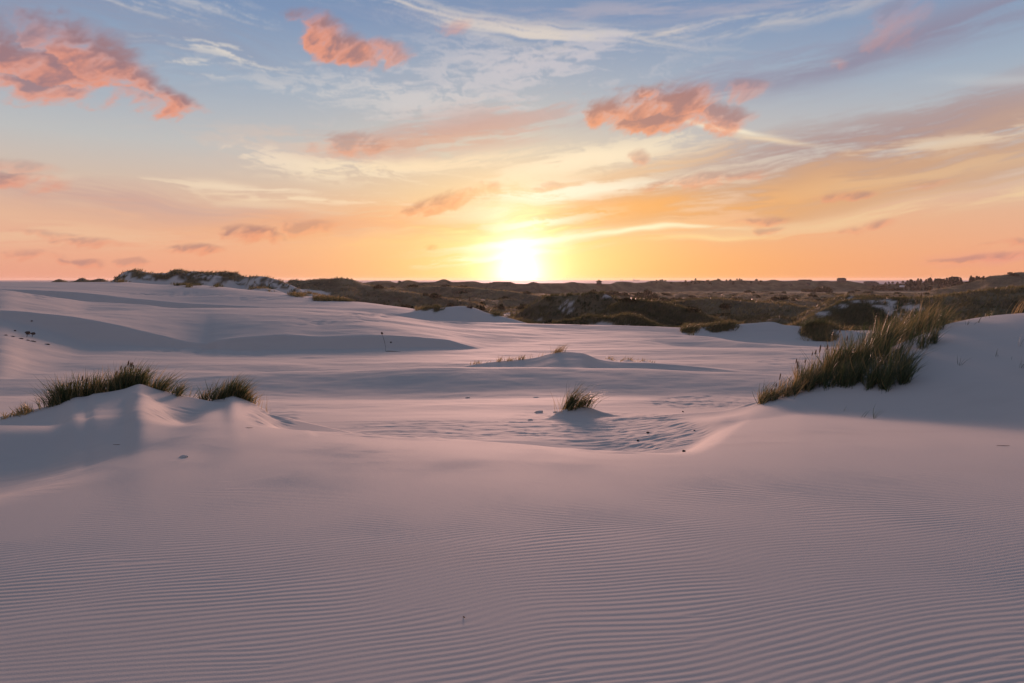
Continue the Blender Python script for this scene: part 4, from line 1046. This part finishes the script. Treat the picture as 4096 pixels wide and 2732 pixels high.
house('tiny grey shed at the edge of the pale field', 790.5, 285.6, 690, 2.6, 2.2, 1.1, 0.8, 0.15, 0.1, windows=((0.0, 0.3, 0.6, 0.6),), name='shed', base=0.4)
house('small pale shed roof in front of the pines', 902, 286.6, 640, 3.2, 2.6, 0.5, 0.7, 0.2, 0.3, wall=M_WHITE, roof=M_WHITE, name='shed', base=0.5)
house('small white shed at the right end of the pines', 1007.6, 282.2, 590, 1.4, 1.4, 1.1, 0.7, 0.1, 0.1, wall=M_WHITE, roof=M_WHITE, name='shed', base=0.6)
house('low grey hut under the ridge beside the grove', 808, 285.0, 702, 3.4, 2.6, 0.9, 0.8, 0.3, 0.5, roof=M_ROOF, name='hut', base=0.5)


def mast(label, px, row0, row1, Y, rad):
    Xw = (px - 512) / FPX * Y; z0 = CAMZ - (row1 - HOR) / FPX * Y; h = (row1 - row0) / FPX * Y
    r_ = empty('mast', (Xw, Y, z0), label, 'mast')
    V, F = stem_mesh(h, rad); mesh_object('pole', V, F, M_HULL, r_)
    box_part('crossbar', -rad * 4, rad * 4, -rad * 0.5, rad * 0.5, h * 0.86, h * 0.86 + rad, M_HULL, r_)
mast('left one of two thin masts beyond the ridge right of the sun', 620.7, 279.0, 283.5, 900, 0.16)
mast('right one of two thin masts beyond the ridge right of the sun', 622.2, 279.0, 283.5, 900, 0.16)
mast('thin aerial mast rising from the pines', 931.7, 273.6, 283.0, 790, 0.12)

Ysh = 6200.0; Xs = (636.2 - 512) / FPX * Ysh
sh = empty('ship', (Xs, Ysh, 0), 'faint cargo ship on the horizon right of the sun', 'ship')
V = [(-30, -5, -1), (28, -5, -1), (28, 5, -1), (-30, 5, -1), (-31, -6, 6), (33, -6, 7), (33, 6, 7), (-31, 6, 6)]
mesh_object('hull', V, [(0, 1, 2, 3)[::-1], (4, 5, 6, 7), (0, 1, 5, 4), (1, 2, 6, 5), (2, 3, 7, 6), (3, 0, 4, 7)], M_HULL, sh)
box_part('superstructure', -26, -14, -5, 5, 6, 15, M_WHITE, sh)
box_part('funnel', -25, -22, -1.5, 1.5, 15, 19, M_HULL, sh)

# ------------------------------------------------------------------ things lying about on the sand
def tube(name, pts, rads, mat, parent=None, n=6):
    V, F = [], []
    pts = [Vector(p) for p in pts]
    for i, p in enumerate(pts):
        d = (pts[min(i + 1, len(pts) - 1)] - pts[max(i - 1, 0)]).normalized()
        q = d.to_track_quat('Z', 'Y')
        for k in range(n):
            a = 2 * math.pi * k / n
            V.append(p + q @ Vector((rads[i] * math.cos(a), rads[i] * math.sin(a), 0)))
    for i in range(len(pts) - 1):
        for k in range(n): F.append((i * n + k, i * n + (k + 1) % n, (i + 1) * n + (k + 1) % n, (i + 1) * n + k))
    F.append(tuple(range(n))[::-1]); F.append(tuple(range((len(pts) - 1) * n, len(pts) * n)))
    return mesh_object(name, V, F, mat, parent, smooth=True)


def lump(name, size, mat, parent=None, seed=0, loc=(0, 0, 0)):
    r = np.random.RandomState(seed)
    V, F = [], []
    rings, seg = 5, 8
    for i in range(1, rings):
        th = math.pi * i / rings
        for k in range(seg):
            a = 2 * math.pi * k / seg; f = 1 + r.normal(0, 0.16)
            V.append((size[0] * math.sin(th) * math.cos(a) * f, size[1] * math.sin(th) * math.sin(a) * f, size[2] * math.cos(th) * f))
    for i in range(rings - 2):
        for k in range(seg): F.append((i * seg + k, (i + 1) * seg + k, (i + 1) * seg + (k + 1) % seg, i * seg + (k + 1) % seg))
    V += [(0, 0, size[2]), (0, 0, -size[2])]; t0, b0 = len(V) - 2, len(V) - 1
    for k in range(seg):
        F.append((t0, k, (k + 1) % seg)); F.append((b0, (rings - 2) * seg + (k + 1) % seg, (rings - 2) * seg + k))
    o = mesh_object(name, V, F, mat, parent, smooth=False); o.location = loc
    return o


# marker post with stays on the sand knoll
p = ground_at(469.5, 308, 85, 96)
mk = empty('marker_post', tuple(p), 'old wooden post with leaning stays and dark lumps on the sand knoll', 'post')
tube('post', [(-0.12, 0, -0.1), (-0.05, 0, 0.7), (0.0, 0, 1.35)], [0.05, 0.042, 0.038], M_WOOD, mk)
lump('cap', (0.11, 0.11, 0.09), M_WOOD, mk, 3, (0.0, 0, 1.40)); lump('knot', (0.08, 0.08, 0.06), M_WOOD, mk, 4, (-0.02, 0, 1.12))
tube('stay', [(0.30, 0.0, 0.0), (0.20, 0, 0.7), (0.12, 0, 1.15)], [0.018, 0.016, 0.012], M_WOOD, mk, 5)
tube('stay', [(0.42, 0.3, 0.0), (0.2, 0.1, 0.7), (0.02, 0, 1.2)], [0.012, 0.012, 0.010], M_WOOD, mk, 5)
lump('base_lump', (0.22, 0.18, 0.16), M_CLOD, mk, 5, (-0.22, 0, 0.08)); lump('base_lump', (0.20, 0.18, 0.17), M_CLOD, mk, 6, (0.18, -0.1, 0.08))

# dead root clumps hanging out of the steep slip face
for i, (px, py, s, lab) in enumerate(((27.5, 341, 1.0, 'lower brown root clod with a hanging root on the left slip face'), (32.8, 337, 0.8, 'upper brown root clod with a hanging root on the left slip face'))):
    p = ground_at(px, py, 49, 60)
    r_ = empty('root_clod', (p.x, p.y - 0.05, p.z), lab, 'root clod', 'root clods on the left slip face')
    lump('clod', (0.20 * s, 0.14, 0.12 * s), M_CLOD, r_, 10 + i, (0.05, 0, 0.32 * s))
    tube('root', [(0.03, 0, 0.25 * s), (0.0, -0.03, 0.0), (-0.03, -0.10, -0.30 * s), (-0.12, -0.25, -0.60 * s)], [0.022, 0.016, 0.012, 0.006], M_CLOD, r_, 5)
for i, (px, py, w, lab) in enumerate(((46.5, 350.4, 0.42, 'widest dark turf scrap at the foot of the left slip face'), (34.4, 348.8, 0.22, 'dark triangular turf scrap just below the root clods'), (32, 351.4, 0.30, 'paired turf scrap under the triangular one'), (27.5, 353.6, 0.24, 'flat turf scrap at the base line left of the paired one'), (20.5, 352.8, 0.34, 'arched turf scrap at the base of the left slip face'), (12.5, 353.8, 0.26, 'second turf scrap from the left at the slip face base'), (5.5, 353.8, 0.22, 'leftmost turf scrap at the slip face base'), (15, 330.9, 0.12, 'small reddish scrap high on the left slip face'), (31.8, 321.3, 0.14, 'small dark scrap near the top of the left slip face'))):
    p = ground_at(px, py, 47, 60)
    tag(lump('turf_scrap', (w * 0.62, 0.08, 0.05), M_CLOD, None, 30 + i, (p.x, p.y, p.z + 0.02)), lab, 'turf scrap', 'turf scraps on the left slip face')
# the dead twig on the second slip face
p = ground_at(385, 351.5, 48, 58)
tw = empty('dead_twig', tuple(p), 'dead twig leaning on the second slip face with fallen bits', 'twig')
tube('stem', [(0.05, -0.1, 0.0), (0.02, 0.1, 0.35), (-0.15, 0.5, 0.75), (-0.42, 1.1, 1.20)], [0.009, 0.010, 0.014, 0.009], M_CLOD, tw, 5)
lump('tip_tuft', (0.08, 0.07, 0.09), M_CLOD, tw, 50, (-0.44, 1.15, 1.24)); lump('side_tuft', (0.08, 0.06, 0.06), M_CLOD, tw, 51, (0.33, 0.55, 0.62))
tube('branch', [(0.05, -0.1, 0.02), (0.3, -0.15, 0.04), (0.75, -0.2, 0.03), (1.2, -0.22, 0.02)], [0.018, 0.022, 0.018, 0.010], M_CLOD, tw, 5)
# stones and crusts in the blown-out hollow
for i, (px, py, s, lab) in enumerate(((648, 433, 0.030, 'largest dark stone in the middle of the wind-cut hollow'), (638, 441, 0.026, 'round brown stone left below the largest stone in the hollow'), (684, 452, 0.026, 'dark split stone near the front edge of the hollow'), (694.6, 431, 0.022, 'small dark stone at the right side of the hollow'), (683, 412, 0.026, 'tiny stone on the ridge behind the hollow'), (640.5, 436.5, 0.016, 'small pale shell beside the round brown stone'), (267, 1800, 0, None))):
    if lab is None: continue
    p = ground_at(px, py, 8, 20)
    tag(lump('stone', (s, s * 0.8, s * 0.65), M_WHITE if 'shell' in lab else M_STONE, None, 60 + i, (p.x, p.y, p.z + s * 0.35)), lab, 'stone', 'stones in the hollow')
M_CRUST = M_NEAR
for i, (px, py, s, lab) in enumerate(((539, 412.5, 0.13, 'crumbled sand lump left of the lone tuft'), (556, 412.5, 0.08, 'smaller sand lump between the lone tuft and the crumbled one'), (536, 398, 0.11, 'flat sand crust standing behind the crumbled lump'), (468, 398, 0.09, 'little sand crust left of the middle on the flats'), (184, 459, 0.05, 'sand lump lying on the near slope at the left'), (530, 420, 0.06, 'low crust in front of the crumbled lump'), (613, 400.5, 0.08, 'thin dark crust right of the lone tuft'))):
    p = ground_at(px, py, 7, 30)
    tag(lump('sand_lump', (s, s * 0.6, s * 0.36), M_CRUST, None, 80 + i, (p.x, p.y, p.z + s * 0.02)), lab, 'sand lump', 'crusted sand lumps')
for i, (px, py, lab) in enumerate(((118, 445, 'short straw lying on the left mound face'), (248, 428, 'dark leaf scrap below the small second mound'), (1003, 446, 'dry straw lying on the shadowed sand at the right'), (464, 618, 'tiny dark seed on the rippled foreground sand'))):
    p = ground_at(px, py, 3, 16)
    L = 0.07 if i != 3 else 0.005
    tag(tube('straw' if i != 3 else 'seed', [p + Vector((-L, 0.01, 0.002)), p + Vector((0, 0, 0.004)), p + Vector((L, -0.01, 0.008))], [0.002, 0.003, 0.002], M_CLOD), lab, 'straw' if i != 3 else 'seed')

# ------------------------------------------------------------------ sea haze
def haze_box(x, y0, y1, z0, z1, density):
    V = [(a, b, z) for z in (z0, z1) for b in (y0, y1) for a in (-x, x)]
    m, t = new_mat('haze')
    v = t.nodes.new('ShaderNodeVolumePrincipled')
    v.inputs['Color'].default_value = (0.98, 0.90, 0.82, 1)
    v.inputs['Density'].default_value = density
    v.inputs['Anisotropy'].default_value = 0.40
    o_ = t.nodes.new('ShaderNodeOutputMaterial'); t.links.new(v.outputs[0], o_.inputs['Volume'])
    o = mesh_object('haze', V, [(0, 2, 3, 1), (4, 5, 7, 6), (0, 1, 5, 4), (2, 6, 7, 3), (0, 4, 6, 2), (1, 3, 7, 5)], m)
    o['kind'] = 'stuff'; o['label'] = 'thin warm haze over the dunes and the heath'; o['category'] = 'haze'
    return o
haze_box(10900, -90, 8200, -1.5, 23, 0.00006)
